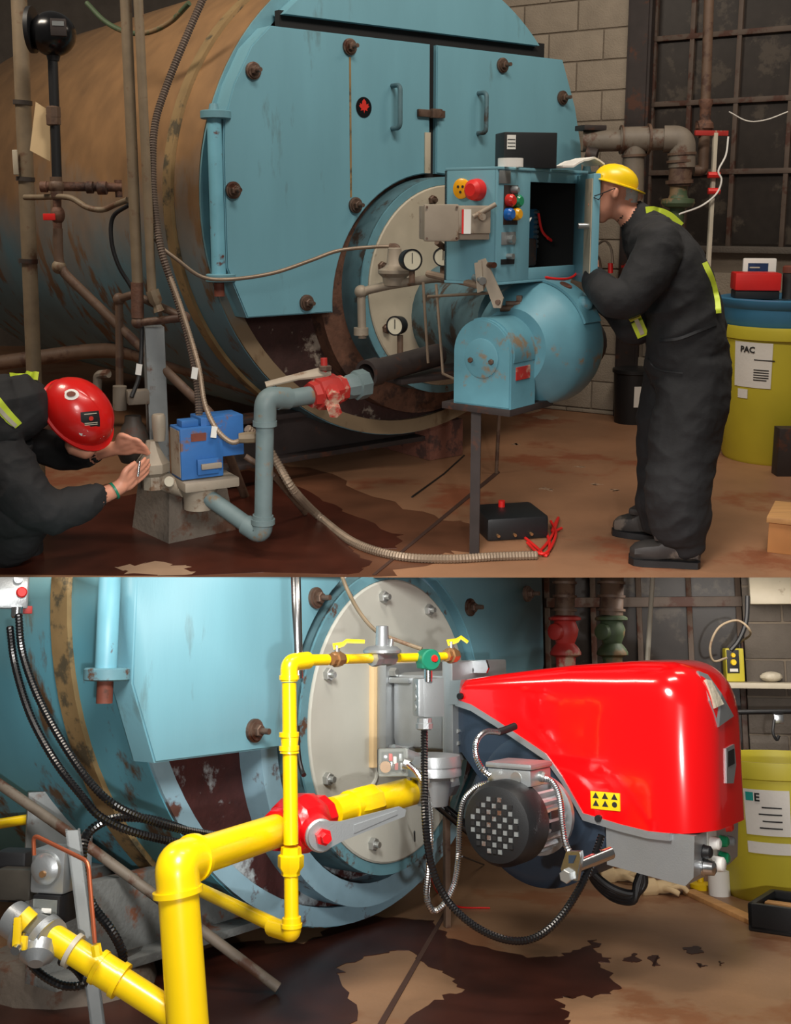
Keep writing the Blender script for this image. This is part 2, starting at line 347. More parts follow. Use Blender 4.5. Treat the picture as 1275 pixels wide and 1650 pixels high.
    # hinge of the left door
    hs, hd, z0, z1 = hinge
    MB().cyl(fr(hs, hd, cz + z0), fr(hs, hd, cz + z1), .035, n=20).build('hinge_tube', 'blue_chip', root)
    for z in (z0 - .02, z1 + .02):
        MB().lathe(fr(hs + .015, hd - .01, cz + z - .02), (0, 0, 1), [(0, .068), (.004, .074), (.036, .074), (.04, .068)], 28).build('hinge_bracket', 'blue_edge', root)
    MB().cyl(fr(hs, hd, cz + z0 - .11), fr(hs, hd, cz + z0 - .03), .026, n=14).build('hinge_pin', 'cap_brown', root)
    MB().cyl(fr(hs, hd, cz + z1 + .03), fr(hs, hd, cz + z1 + .07), .028, .02, n=14).build('hinge_pin', 'blue_edge', root)
    MB().bx(fr, sR - .04, sR + .10, -.07, .05, cz + .70, cz + .735, .006).build('hinge_bracket', 'blue_edge', root)
    MB().cyl(fr(sR + .05, -.01, cz + .735), fr(sR + .05, -.01, cz + .775), .03, .02, n=14).build('hinge_pin', 'blue_edge', root)
    return root, doors, pl

# ================================================================ UPPER ROOM
CUR[0] = 'A'
A = VA.at; FL = VA.fl
def r_(V, px, P): return px * V.sc(P)
fb = Fr(Vector((A(700, 340, 6.4).x, 6.4)), 38)
struct(MB().add([(-7, 4.455, 0), (7, 4.455, 0), (7, 13, 0), (-7, 13, 0), (-7, 13, -.06), (7, 13, -.06), (7, 4.62, -.045), (-7, 4.62, -.045)],
    [(0, 1, 2, 3), (3, 2, 5, 4), (4, 5, 6, 7), (7, 6, 1, 0), (0, 3, 4, 7), (1, 6, 5, 2)]), 'floor', 'floor', smooth=False)
wf = Fr(Vector((A(1200, 340, 7.75).x, 7.75)), -32)
def wp(x, y, off=0): return wf.pl(VA, x, y, off)
sJ = wp(1004, 300)[0]
wall = struct(MB().bx(wf, -2.2, sJ, -.3, -.012, 0, 4), 'wall_right', 'mortar', smooth=False)
rowh = .21; base = wp(960, 195)[1] % rowh
for r in range(0, 17):
    z = base - rowh + r * rowh
    if z < -.19: continue
    x = -2.1 + (.2 if r % 2 else 0)
    while x < sJ:
        e = min(x + .412, sJ); j = random.uniform(-.004, .004)
        if e - x > .05: MB().bx(wf, x, e, -.05, j, max(z, 0) + .004, z + rowh - .006, .006).build('block', 'block', wall)
        x += .422
sill = wp(1180, 400)[1]
lw = struct(MB().bx(wf, sJ, 2.6, -.3, -.012, 0, sill - .02), 'wall_right', 'mortar', smooth=False)
for r in range(0, 6):
    z = base + (r - 1) * rowh; x = sJ + (.2 if r % 2 else 0)
    if z > sill - .05: break
    while x < 1.4:
        z1 = min(z + rowh - .006, sill - .024); MB().bx(wf, x, x + .412, -.05, random.uniform(-.004, .004), max(z, 0) + .004, z1, .006).build('block', 'block', lw); x += .422
struct(MB().bx(wf, sJ, sJ + .17, -.12, .02, 0, 4).bx(wf, sJ + .02, sJ + .15, .02, .03, 0, 4), 'trim_1', 'dark_steel', smooth=False)
win = thing('window_1', '', '', wf(sJ, -.1, 0)); del win['label'], win['category']; win['kind'] = 'structure'
cols = [sJ + .17] + [wp(x, 240)[0] for x in (1103, 1178)] ; cols += [cols[2] + .36, cols[2] + .72, cols[2] + 1.1]
rws = [sill + .01, wp(1120, 277)[1], wp(1120, 164)[1], wp(1120, 56)[1]]; rws += [rws[3] + .5]
MB().bx(wf, cols[0], 2.6, -.16, .06, sill - .03, sill + .012, .006).build('window_sill', 'block_dark', win)
for i, c in enumerate(cols): MB().bx(wf, c - .016, c + .016, -.11, -.05, sill, rws[-1], .004).build('mullion', 'frame_steel', win)
for z in rws[1:]: MB().bx(wf, cols[0], cols[-1], -.105, -.045, z - .018, z + .018, .004).build('glazing_bar', 'frame_steel', win)
for i in range(len(cols) - 1):
    for j in range(len(rws) - 1): MB().bx(wf, cols[i] + .016, cols[i + 1] - .016, -.09, -.084, rws[j] + .018, rws[j + 1] - .018).build('pane', 'pane', win, smooth=False)
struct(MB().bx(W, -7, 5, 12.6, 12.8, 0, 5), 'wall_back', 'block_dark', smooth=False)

ba, drs, plA = boiler(fb, 1.005, 'old boiler with browned insulation above, dented grey burner plate and technicians beside it', 'shell', 'refractory_old', 'beige_plate', (105, 165, 60, 20, 205, 250), 'bolt_old',
    [(-.55, .525, 1), (-1.29, .595, 1), (-.58, 1.325, 1), (-1.16, 1.165, 1), (-.87, .025, 1), (.50, 1.315, 1), (1.0, 1.165, 1), (.62, .5, 1)], -1.335, 1.20, 4.6, (-1.37, -.02, .19, .93), 'lip', (.74, .60), 'rusty', .60, .13, 1.25, .08, .15, 'shell')
s, z = fb.pl(VA, 586, 173)
bd = MB().lathe(fb(s, 0, z), fb.n, [(0, .05), (.004, .05)], 32)
for v in bd.v: v.z = z + (v.z - z) * 1.05
bd = bd.build('badge', 'black_gloss', drs['left'])
leaf = [(0, -.03), (.004, -.014), (.022, -.018), (.018, -.008), (.034, .006), (.026, .010), (.028, .02), (.014, .014), (.012, .03), (0, .042), (-.012, .03), (-.014, .014), (-.028, .02), (-.026, .010), (-.034, .006), (-.018, -.008), (-.022, -.018), (-.004, -.014)]
MB().prism(fb, [(s + a, z + b) for a, b in leaf], .004, .006).build('emblem', 'ink_red', bd)
# rust runs below the studs are thin deposits on the left door
for x, y0, y1 in ((564, 92, 318),):
    s, z = fb.pl(VA, x, y0); z1 = fb.pl(VA, x + 4, y1)[1]; MB().bx(fb, s - .006, s + .006, 0, .0015, z1, z).build('rust_run', 'tan_band', drs['left'], smooth=False)
# base under the front
MB().bx(fb, -1.25, .16, -.42, -.36, .12, .40, .006).bx(fb, -1.25, .16, -.36, -.26, .37, .40, .004).bx(fb, -1.25, .16, -.36, -.26, .12, .15, .004).build('base_channel', 'dark_steel', ba)
pf = Fr(FL(693, 743), 38)
MB().bx(pf, 0, .12, -.3, -.16, .235, .62, .006).build('support_leg', 'dark_steel', ba)
MB().bx(pf, 0, .27, -.62, 0, 0, .235, .012).build('concrete_pier', 'pier_red', label='rust-stained concrete pier under the front of the old boiler', cat='pier')

# ---------------------------------------------------------------- pipes and conduits along the old boiler's side
def drop(P, z=0): return Vector((P.x, P.y, z))
def pipe_thing(name, pts, rpx, m, label, cat='pipe', V=None, fil=0, n=16, group=None):
    V = V or (VA if CUR[0] == 'A' else VB); p = [Vector(q) for q in pts]; r = rpx * V.sc(p[0])
    return MB().sweep(fillet(p, fil) if fil else p, r, n).build(name, m, label=label, cat=cat, group=group)
t = thing('riser_pipe', 'thick tan riser pipe at the far left of the old boiler', 'pipe', drop(A(50, 640, 5.7)))
MB().cyl(A(29, -40, 5.7), drop(A(56, 700, 5.7), .0), .038).build('pipe', 'pipe_tan', t)
for y in (165, 288, 420): x = 29 + (y + 40) / 740 * 27; MB().cyl(A(x, y - 3, 5.7), A(x, y + 4, 5.7), .046).build('clamp', 'pipe_dark', t)
MB().bx(Fr(A(30, 265, 5.66), 5), -.026, .0, 0, .012, -.05, .07, .006).build('paint_patch', 'beige_plate', t)

t = thing('float_chamber', 'black round control chamber on a drop pipe with a red-handled drain valve', 'float chamber', A(95, 430, 5.4))
c = A(85, 55, 5.4); k = VA.sc(c)
MB().ball(c, 37 * k, (1, 1, .95), 28).build('bulb', 'black_gloss', t)
MB().cyl(A(55, 48, 5.4), A(48, 48, 5.4), 36 * k, n=28).build('flange', 'black', t)
MB().cyl(A(86, 82, 5.4), A(86, 98, 5.4), 13 * k, 9 * k).build('neck', 'black', t)
pf2 = Fr(A(94, 45, 5.4 - 36 * k), 12); pn = MB().bx(pf2, -12 * k, 12 * k, -.03, .006, -12 * k, 14 * k, .003).build('name_plate', 'dark_steel', t)
MB().bx(pf2, -9 * k, 9 * k, .006, .008, 3 * k, 10 * k).build('plate_print', 'grey_steel', pn, smooth=False)
MB().cyl(A(85, 95, 5.4), A(92, 290, 5.4), 8 * k).build('drop_pipe', 'black', t)
for y in (180, 192): MB().lathe(A(86, y, 5.4), (0, 0, 1), [(-.03, 9 * k), (-.025, 12 * k), (.02, 12 * k), (.025, 9 * k)], 8).build('union', 'pipe_brown', t)
MB().ball(A(91, 300, 5.4), 13 * k).cyl(A(90, 285, 5.4), A(92, 318, 5.4), 10 * k).build('cross_fitting', 'pipe_brown', t)
MB().cyl(A(72, 300, 5.4), A(196, 302, 5.5), 7.5 * k).cyl(A(66, 301, 5.4), A(76, 301, 5.4), 9 * k).cyl(A(158, 303, 5.46), A(172, 303, 5.46), 11 * k).cyl(A(140, 302, 5.45), A(150, 302, 5.45), 10 * k).cyl(A(190, 290, 5.5), A(192, 318, 5.5), 6 * k).build('side_pipe', 'rusty', t)
MB().cyl(A(92, 318, 5.4), A(93, 370, 5.4), 7 * k).ball(A(93, 346, 5.4), 12 * k, (1, 1, 1.3)).build('drain_valve', 'rusty', t)
MB().bx(Fr(A(78, 350, 5.36), 0), -8 * k, 12 * k, 0, .012, -5 * k, 6 * k, .004).build('valve_handle', 'red', t)
MB().sweep(fillet([A(93, 368, 5.4), A(95, 432, 5.4), A(160, 495, 5.35), A(345, 672, 5.15), FL(395, 800)], .06), 8 * k, 14).build('drain_pipe', 'pipe_brown', t)
MB().ball(A(95, 430, 5.4), 12 * k).build('elbow', 'pipe_tan', t)
MB().prism(Fr(A(60, 200, 5.42), 10), [(-.04, -.12), (.05, -.17), (.06, .06), (.0, .1)], 0, .006).build('hanging_card', 'gasket', label='faded tan card hanging beside the black float chamber pipe', cat='card')

def vert_conduit(name, x0, x1, y1, Y, rpx, m, label): return MB().cyl(A(x0, -40, Y), A(x1, y1, Y), rpx * VA.sc(A(x0, 200, Y))).build(name, m, label=label, cat='conduit')
vert_conduit('conduit', 201, 222, 462, 5.15, 9, 'pipe_tan', 'left of two straight tan conduits in front of the old boiler shell')
vert_conduit('conduit', 221, 245, 470, 5.12, 7.5, 'pipe_tan', 'right of two straight tan conduits in front of the old boiler shell')
t = thing('pipe_manifold', 'brown small-bore pipe manifold joined to the foot of the two conduits', 'pipe fittings', A(222, 525, 5.15)); k = VA.sc(A(222, 500, 5.15))
MB().cyl(A(221, 455, 5.15), A(222, 512, 5.15), 10 * k).build('reducer', 'rusty', t)
MB().sweep(fillet([A(193, 640, 5.3), A(192, 482, 5.3), A(215, 474, 5.25), A(297, 512, 5.1), A(222, 520, 5.15)], .03), 6.5 * k, 12).build('pipe_loop', 'pipe_brown', t)
for q in ((192, 482, 5.3), (297, 512, 5.1), (222, 519, 5.15)): MB().ball(A(*q), 10.5 * k).build('elbow', 'pipe_brown', t)
MB().lathe(A(245, 468, 5.12), (.3, 0, -1), [(0, 11 * k), (.05, 11 * k), (.07, 7 * k), (.1, 9 * k)], 8).build('conduit_body', 'pipe_tan', t)
t = MB().bx(Fr(A(250, 600, 5.25), 20), -.045, .045, -.05, .05, -A(250, 600, 5.25).z, .22, .004).build('support_post', 'grey_steel', label='grey square post standing behind the kneeling technician\'s gas regulator', cat='post')
def flexible(name, pts, rpx, m, label, pitch=.012, cat='flexible conduit', tags=()):
    V = VA if CUR[0] == 'A' else VB; p = cr(pts, 8); r = rpx * V.sc(p[len(p) // 2]); o = MB().flex(p, r, pitch).build(name, m, label=label, cat=cat); return o
flexible('flexible_conduit', [A(335, -20, 5.4), A(300, 60, 5.35), A(268, 140, 5.3), A(250, 200, 5.25), A(246, 270, 5.2), A(250, 340, 5.15), A(262, 410, 5.1), A(285, 480, 5.1), A(305, 550, 5.05), A(318, 620, 4.98), A(322, 690, 4.93)], 6.5, 'flex_dark', 'ribbed flexible conduit running down the shell to the blue valve actuator')
flexible('flexible_conduit', [A(250, 330, 5.16), A(258, 400, 5.13), A(290, 490, 5.06), A(312, 560, 5.0), A(322, 600, 4.95), A(330, 650, 4.9), A(348, 690, 4.86), A(372, 712, 4.84), A(392, 708, 4.86)], 4.5, 'flex', 'thinner ribbed conduit with white tag looping over the blue valve actuator')
for i, (x, y, a) in enumerate(((312, 602, 0), (343, 697, 30), (222, 596, 10))):
    f = Fr(A(x, y, 4.84 if i < 2 else 5.1), a); MB().prism(f, [(-.012, -.02), (.014, -.026), (.022, .024), (-.004, .03)], 0, .003).build('cable_tag', 'white', label=['small white tag on the conduits above the blue actuator', 'white tag hanging in front of the blue actuator box', 'white tag on the wires behind the red helmet'][i], cat='tag')
pipe_thing('cable', cr([A(40, 318, 5.5), A(60, 318, 5.45), A(110, 318, 5.35), A(140, 334, 5.3), A(165, 338, 5.28), A(185, 330, 5.25), A(206, 322, 5.2)]), 4.5, 'pipe_tan', 'tan cable strung behind the drop pipe to the twin conduits', 'cable')
pipe_thing('cable', cr([A(208, 330, 5.2), A(182, 350, 5.25), A(180, 390, 5.25), A(192, 430, 5.25), A(215, 470, 5.25), A(228, 520, 5.22), A(225, 600, 5.15), A(212, 640, 5.1)]), 3.5, 'black', 'black cable drooping behind the twin conduits', 'cable')
pipe_thing('hose', cr([A(140, 5, 6.2), A(170, 35, 6.1), A(205, 52, 6.0), A(240, 52, 5.9), A(275, 35, 5.8), A(305, 5, 5.7)]), 4, 'green_valve', 'dark green hose sagging across the top of the old boiler shell', 'hose')
pipe_thing('impulse_tube', cr([A(250, 385, 5.14), A(262, 400, 5.13), A(285, 418, 5.15), A(325, 446, 5.2), A(372, 450, 5.25), A(440, 440, 5.35), A(500, 420, 5.45), A(545, 404, 5.52), A(600, 398, 5.58), A(630, 397, 5.6)]), 3.2, 'copper' if 0 else 'flex', 'thin bent tube crossing the blue boiler door to the gauges', 'tube')
pipe_thing('floor_pipe', [A(-40, 590, 7.4), A(180, 560, 7.4), A(330, 600, 6.6), A(460, 640, 6.2)], 12, 'pipe_brown', 'thick dusty pipe lying behind the kneeling technician under the boiler', fil=.3)

# ---------------------------------------------------------------- gauges and small regulator before the grey burner plate
t = thing('pilot_regulator', 'small dusty gas regulator with elbow piping in front of the burner plate', 'regulator', A(582, 545, 5.6)); k = VA.sc(A(640, 440, 5.58))
MB().lathe(A(636, 440, 5.58), (0, 0, 1), [(-.06, 18 * k), (-.02, 20 * k), (0, 27 * k), (.015, 27 * k), (.03, 17 * k), (.045, 13 * k), (.12, 11 * k), (.125, 9 * k)], 20).build('regulator_body', 'cast_old', t)
MB().sweep(fillet([A(584, 545, 5.6), A(582, 470, 5.6), A(625, 460, 5.58), A(700, 448, 5.5), A(760, 452, 5.3)], .04), 7 * k, 12).build('pilot_pipe', 'cast_old', t)
MB().cyl(A(582, 528, 5.6), A(582, 540, 5.6), 12 * k).build('pipe_union', 'cast_old', t); MB().ball(A(582, 470, 5.6), 11 * k).build('pipe_elbow', 'cast_old', t)
MB().sweep(fillet([A(628, 397, 5.6), A(641, 397, 5.59), A(642, 425, 5.58)], .02), 5 * k, 10).build('vent_elbow', 'pipe_brown', t)
def gauge(x, y, r, Y, th, label, stem):
    P = A(x, y, Y); k = VA.sc(P); f = Fr(P, th); t = thing('pressure_gauge', label, 'gauge', A(*stem[-1]), 'pressure gauges at the old burner')
    MB().lathe(P, f.n, [(-.05, r * k * .9), (.0, r * k), (.006, r * k), (.006, r * k * .86), (.001, r * k * .85)], 28).build('case', 'black', t)
    MB().lathe(P, f.n, [(.0005, r * k * .86), (.003, r * k * .86)], 28).build('dial', 'gauge_face', t)
    MB().bx(f, -.002, .002, .003, .005, -r * k * .3, r * k * .65).build('needle', 'ink', t)
    MB().sweep([A(*q) for q in stem], 5 * k, 10).build('stem', 'pipe_brown', t)
gauge(664, 419, 18, 5.45, 25, 'tarnished gauge turned aside, nearest the small regulator', [(664, 436, 5.47), (664, 456, 5.47)])
gauge(714, 414, 16, 5.4, 5, 'clean white-faced gauge left of the blue control cabinet', [(714, 430, 5.42), (714, 450, 5.42)])
gauge(637, 525, 16, 5.5, -30, 'low gauge on a stem above the open pipe end', [(645, 540, 5.52), (645, 575, 5.52)])
flexible('linkage_spring', [A(690, 441, 5.2), A(730, 450, 4.9), A(777, 461, 4.62)], 6, 'flex', 'ribbed silver rod running to the cam levers under the cabinet', .01, 'rod')
t = thing('linkage', 'old steel damper linkage of thin rods and slotted levers left of the blower', 'linkage', A(715, 610, 5.2)); k = VA.sc(A(750, 480, 5.1))
for a, b in (((682, 455, 5.35), (690, 585, 5.35)), ((703, 458, 5.3), (714, 602, 5.2)), ((690, 478, 5.3), (790, 472, 4.66)), ((714, 602, 5.2), (735, 612, 5.0))): MB().cyl(A(*a), A(*b), 2.4 * k, n=8).build('rod', 'flex', t)
f = Fr(A(790, 452, 4.6), -20)
MB().prism(f, [(-.05, .08), (-.02, .09), (.06, -.07), (.05, -.11), (.02, -.11), (-.03, .02)], 0, .014, .003).prism(f, [(-.06, .07), (-.03, .08), (-.02, -.04), (-.045, -.05)], .02, .03, .003).build('lever', 'cast_old', t)
MB().cyl(f(-.04, -.04, .06), f(.03, .05, .065), .012).build('lever_pin', 'bolt_old', t); MB().cyl(f(.04, -.01, -.085), f(.04, .03, -.085), .01).build('lever_pin', 'bolt_old', t)
MB().cyl(f(-.07, -.02, .01), f(-.02, .04, 0), .016).build('rod_end', 'bolt_new', t)

# ---------------------------------------------------------------- old burner
t = thing('burner', 'old blue-painted burner with round fan housing and arched motor cover', 'burner', FL(770, 895)); 
MB().lathe(fb(.02, .2, .93), A(850, 520, 5.25) - fb(.02, .2, .93), [(0, .30), (.12, .28), (.2, .235), (1.0, .235)], 32).build('burner_tube', 'blue_ring', t)
mc = A(776, 588, 4.7); mf = Fr(mc, -38); k = VA.sc(mc)
sz = lambda x, y: (mf.pl(VA, x, y)[0], mf.pl(VA, x, y)[1])
x0 = sz(730, 650)[0]; x1 = sz(822, 655)[0]; zb_ = sz(776, 655)[1]; zt_ = sz(776, 514)[1]; rw = (x1 - x0) / 2; cx_ = (x0 + x1) / 2
D = [(x0, zb_), (x1, zb_)] + arc(cx_, zt_ - rw, rw, 0, 180, 20)
MB().prism(mf, D, -.20, 0, .006).build('motor_cover', 'blue_burner', t, ang=30)
MB().lathe(mf(cx_, 0, (zb_ + zt_) / 2 + .02), mf.n, [(0, .085), (.004, .085), (.006, .08)], 32).build('cover_disc', 'blue_burner', t)
for sx in (-.05, .055): MB().nut(mf(cx_ + sx, .006, (zb_ + zt_) / 2 + .01), mf.n, .012, .012).build('cover_bolt', 'bolt_old', t)
MB().prism(mf, arc(cx_, zt_ - rw, rw + .006, -12, 112, 16) + arc(cx_, zt_ - rw, rw - .004, 112, -12, 16), -.19, -.02).build('access_strap', 'blue_burner', t)
sf = Fr(mf(x1, -.1, 0), 52)
MB().bx(sf, -.06, .05, .0, .004, zb_ + .12, zb_ + .175).build('warning_label', 'red_valve', t)
dc = mf(cx_ + .03, -.19, (zb_ + zt_) / 2 + .05)
MB().lathe(dc, -mf.n, [(0, .17), (.02, .185), (.05, .21), (.10, .255), (.14, .275), (.17, .28), (.30, .28), (.33, .27), (.35, .24)], 56).build('fan_housing', 'blue_burner', t, ang=25)
# plate wrapped round the housing's upper rim
vs = []; fs = []; n = 14
ax = -mf.n; X = mf.u; 
for i in range(n + 1):
    a = math.radians(96 - 74 * i / n)
    for tt in (.16, .30):
        for rr in (.281, .292): vs.append(dc + ax * tt + (X * math.cos(a) + Vector((0, 0, 1)) * math.sin(a)) * rr)
for i in range(n):
    b = i * 4; c = b + 4
    fs += [(b, c, c + 2, b + 2), (b + 1, b + 3, c + 3, c + 1), (b, b + 1, c + 1, c), (b + 2, c + 2, c + 3, b + 3)]
fs += [(0, 2, 3, 1), (n * 4, n * 4 + 1, n * 4 + 3, n * 4 + 2)]
MB().add(vs, fs).build('inspection_plate', 'blue_burner', t)
a = math.radians(40); pd = dc + ax * .23 + (X * math.cos(a) + Vector((0, 0, 1)) * math.sin(a)) * .29
MB().ball(pd, .04, (1, 1, .9), 10).build('plate_knob', 'blue_burner', t)
a = math.radians(64); pd = dc + ax * .23 + (X * math.cos(a) + Vector((0, 0, 1)) * math.sin(a)) * .288
MB().lathe(pd, (X * math.cos(a) + Vector((0, 0, 1)) * math.sin(a)), [(0, .03), (.008, .028)], 16).build('rusted_cap', 'cap_brown', t)
MB().cyl(dc + ax * .34 + Vector((.05, 0, -.02)), dc + ax * .5 + Vector((.08, 0, -.02)), .13, .12).build('air_inlet', 'dark_steel', t)
k = VA.sc(A(830, 495, 4.9))
MB().bx(Fr(A(836, 495, 4.85), -20), -.012, .012, -.02, .0, -.05, .05, .003).cyl(A(806, 497, 4.85), A(838, 497, 4.85), 5 * k).cyl(A(815, 489, 4.85), A(838, 489, 4.85), 4 * k).build('air_switch', 'pipe_brown', t)
MB().bx(mf, x0 - .06, x1 + .0, -.36, .0, zb_ - .03, zb_, .003).build('mounting_plate', 'dark_steel', t)
P0 = A(768, 650, 4.76)
MB().bx(Fr(P0, -20), -.022, .022, -.004, .004, -P0.z, -.02).bx(Fr(P0, -20), -.004, .004, -.04, .0, -P0.z, -.02).build('stand_post', 'dark_steel', t)
MB().cyl(A(806, 640, 6.3), FL(800, 763), .011).build('brace_rod', 'pipe_brown', t)

# control cabinet above it
cf = Fr(A(801, 360, 4.65), 50); S = lambda x, y, off=0: cf.pl(VA, x, y, off)
t = thing('control_cabinet', 'blue burner control cabinet with its door open and coloured lamps', 'cabinet', cf(.2, -.1, S(801, 455)[1]))
zb2, zt2 = S(801, 455)[1], S(801, 273)[1]; sa, sb = S(853, 400)[0], S(934, 400)[0]; dep = .27; g = .012
MB().bx(cf, 0, sa, -g, 0, zb2, zt2, .003).build('front_strip', 'blue', t)
MB().bx(cf, 0, g, -dep, -g, zb2, zt2, .003).build('side_panel', 'blue', t)
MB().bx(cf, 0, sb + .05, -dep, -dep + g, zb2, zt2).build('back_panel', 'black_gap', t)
MB().bx(cf, 0, sb + .05, -dep, .005, zt2, zt2 + g, .003).build('top_panel', 'blue', t)
MB().bx(cf, 0, sb + .05, -dep, 0, zb2 - g, zb2, .003).build('bottom_panel', 'blue', t)
MB().bx(cf, sb, sb + .05, -dep, 0, zb2, zt2, .003).build('side_panel', 'blue', t)
MB().bx(cf, sa, sb, -g, 0, zt2 - .045, zt2, .002).build('opening_rim', 'blue', t); MB().bx(cf, sa, sb, -g, 0, zb2, zb2 + .05, .002).build('opening_rim', 'blue', t)
MB().bx(cf, sb - .006, sb, -dep + g, -g, zb2, zt2).build('inner_shade', 'black_gap', t); MB().bx(cf, g, sb - .006, -dep + g, -.02, zt2 - .006, zt2).build('inner_shade', 'black_gap', t)  # added black sheets: the shade inside the cabinet put into colour
MB().bx(cf, sa + .05, sa + .2, -.2, -.09, zb2 + .05, zb2 + .17, .01).bx(cf, sa + .06, sa + .3, -.24, -.2, zb2 + .05, zb2 + .40, .004).build('transformer', 'dark_steel', t)
MB().bx(cf, sa + .30, sb - .04, -.24, -.2, zb2 + .06, zb2 + .3, .01).build('sub_panel', 'bin_blue', t)
for i in range(8): MB().cyl(cf(sb - .07, -.2, zb2 + .13 + i * .022), cf(sb - .07, -.18, zb2 + .13 + i * .022), .008, n=8).build('terminal_screw', 'bolt_new', t)
MB().sweep(cr([cf(sa + .22, -.1, zb2 + .28), cf(sa + .24, -.09, zb2 + .2), cf(sa + .3, -.08, zb2 + .16), cf(sa + .27, -.08, zb2 + .17)]), .006, 8).build('red_wire', 'red', t)
MB().sweep(cr([cf(sa + .05, -.04, zb2 + .02), cf(sa + .2, .02, zb2 - .005), cf(sb - .1, .03, zb2 + .0), cf(sb, .02, zb2 + .05)]), .006, 8).build('red_wire', 'red', t)
MB().sweep(cr([cf(sa + .02, -.05, zb2 + .2), cf(sa + .06, -.04, zb2 + .25), cf(sa + .1, -.06, zb2 + .26)]), .004, 8).build('white_wire', 'white', t)
df = Fr(A(932, 360, cf(sb, 0, 0).y), -86)
dz0, dz1 = zb2 + (A(801, 360, 4.65).z - df.O.z), zt2 + (A(801, 360, 4.65).z - df.O.z)
dr = MB().bx(df, 0, .34, -.012, .02, dz0 - .02, dz1 - .01, .004).build('cabinet_door', 'blue', t)
MB().bx(df, .215, .335, .02, .024, dz0 + .02, dz1 - .03).build('door_liner', 'beige_plate', dr, smooth=False)
MB().cyl(df(.30, .02, (dz0 + dz1) / 2), df(.30, .07, (dz0 + dz1) / 2), .012).build('door_latch', 'bolt_new', dr)
def onface(x, y): return S(x, y)
for (x, y, r, m) in ((818, 323, 6.5, 'red_lamp'), (830, 324, 6.5, 'green_lamp'), (816, 345, 6.5, 'blue_lamp'), (828, 345, 6.5, 'amber_lamp'), (825, 306, 5, 'grey_steel')):
    s, z = S(x, y); MB().lathe(cf(s, .004, z), cf.n, [(0, .026 if r > 6 else .016), (.02, .026 if r > 6 else .016), (.03, .018 if r > 6 else .01)], 20).build('pilot_lamp' if r > 6 else 'push_button', m, t)
for (xa, ya, xb, yb) in ((812, 298, 833, 362), (804, 274, 822, 296), (808, 374, 830, 394)):
    s0, z1 = S(xa, ya); s1, z0 = S(xb, yb); MB().bx(cf, s0, s1, 0, .004, z0, z1, .002).build('label_plate', 'grey_steel' if ya != 298 else 'dark_steel', t)
s, z = S(819, 385); MB().cyl(cf(s, 0, z), cf(s, .03, z), .016).build('selector_switch', 'bolt_new', t)
s0, z1 = S(807, 418); s1, z0 = S(828, 425); MB().bx(cf, s0, s1, 0, .004, z0, z1).build('maker_plate', 'black', t)
s, z = S(818, 413); MB().cyl(cf(s, 0, z), cf(s, .03, z), .012).build('door_knob', 'bolt_new', t)
sd = Fr(cf(0, -dep / 2, 0) , -40)   # the cabinet's left face
bc = A(768, 306, sd.O.y - .03); bl = MB().lathe(bc, sd.n, [(-.06, 16 * VA.sc(bc)), (.0, 18 * VA.sc(bc)), (.03, 16 * VA.sc(bc)), (.045, 10 * VA.sc(bc))], 24).build('alarm_bell', 'red', t)
MB().lathe(bc, -sd.n, [(.03, .06), (.09, .055)], 20).build('bell_base', 'black', bl)
yc = A(743, 304, sd.O.y + .02); yk = MB().lathe(yc, sd.n, [(-.06, .04), (0, .042), (.004, .036)], 24).build('yellow_socket', 'amber_lamp', t)
for q in ((-.012, .008), (.012, .008), (0, -.014)): MB().cyl(yc + sd.u * q[0] + Vector((0, 0, q[1])) + sd.n * .003, yc + sd.u * q[0] + Vector((0, 0, q[1])) + sd.n * .006, .006, n=10).build('socket_hole', 'ink', yk)

t = thing('damper_actuator', 'grey metal damper motor box mounted on the side of the control cabinet', 'actuator', A(720, 392, 4.85))
af = Fr(A(684, 360, 4.55), 8); Q = lambda x, y, o=0: af.pl(VA, x, y, o); z0, z1 = Q(712, 389)[1], Q(712, 329)[1]; s1 = Q(740, 360)[0]; s2 = Q(792, 360)[0]
MB().bx(af, 0, s1, -.03, 0, z0, z1, .008).build('cover', 'cast_old', t)
MB().bx(af, .01, s2, -.2, -.03, z0 + .005, z1 - .005, .006).bx(af, s1 - .02, s2, -.1, -.01, z0 + .03, z1 - .01, .006).build('gear_case', 'cast_old', t)
for sx in (.01, s1 - .01):
    for zz in (z0 + .012, z1 - .012): MB().cyl(af(sx, 0, zz), af(sx, .004, zz), .005, n=8).build('screw', 'bolt_old', t)
MB().bx(af, s1 + .012, s1 + .05, -.01, -.006, z0 + .03, z1 - .02).build('red_label', 'white', t)
MB().bx(af, s1 + .012, s1 + .02, -.006, -.005, z0 + .03, z1 - .02).build('red_stripe', 'red', t)
MB().cyl(af(s1 + .09, -.01, z1 - .05), af(s1 + .09, .03, z1 - .05), .014).cyl(af(s1 + .06, -.01, z1 - .05), af(s1 + .15, .0, z1), .01).build('crank_arm', 'cast_old', t)
flexible('flexible_conduit', [A(704, 390, 4.85), A(724, 405, 4.95), A(745, 425, 5.05), A(760, 445, 5.1)], 5, 'pipe_brown', 'short rusty conduit dropping from the damper motor box', .01)

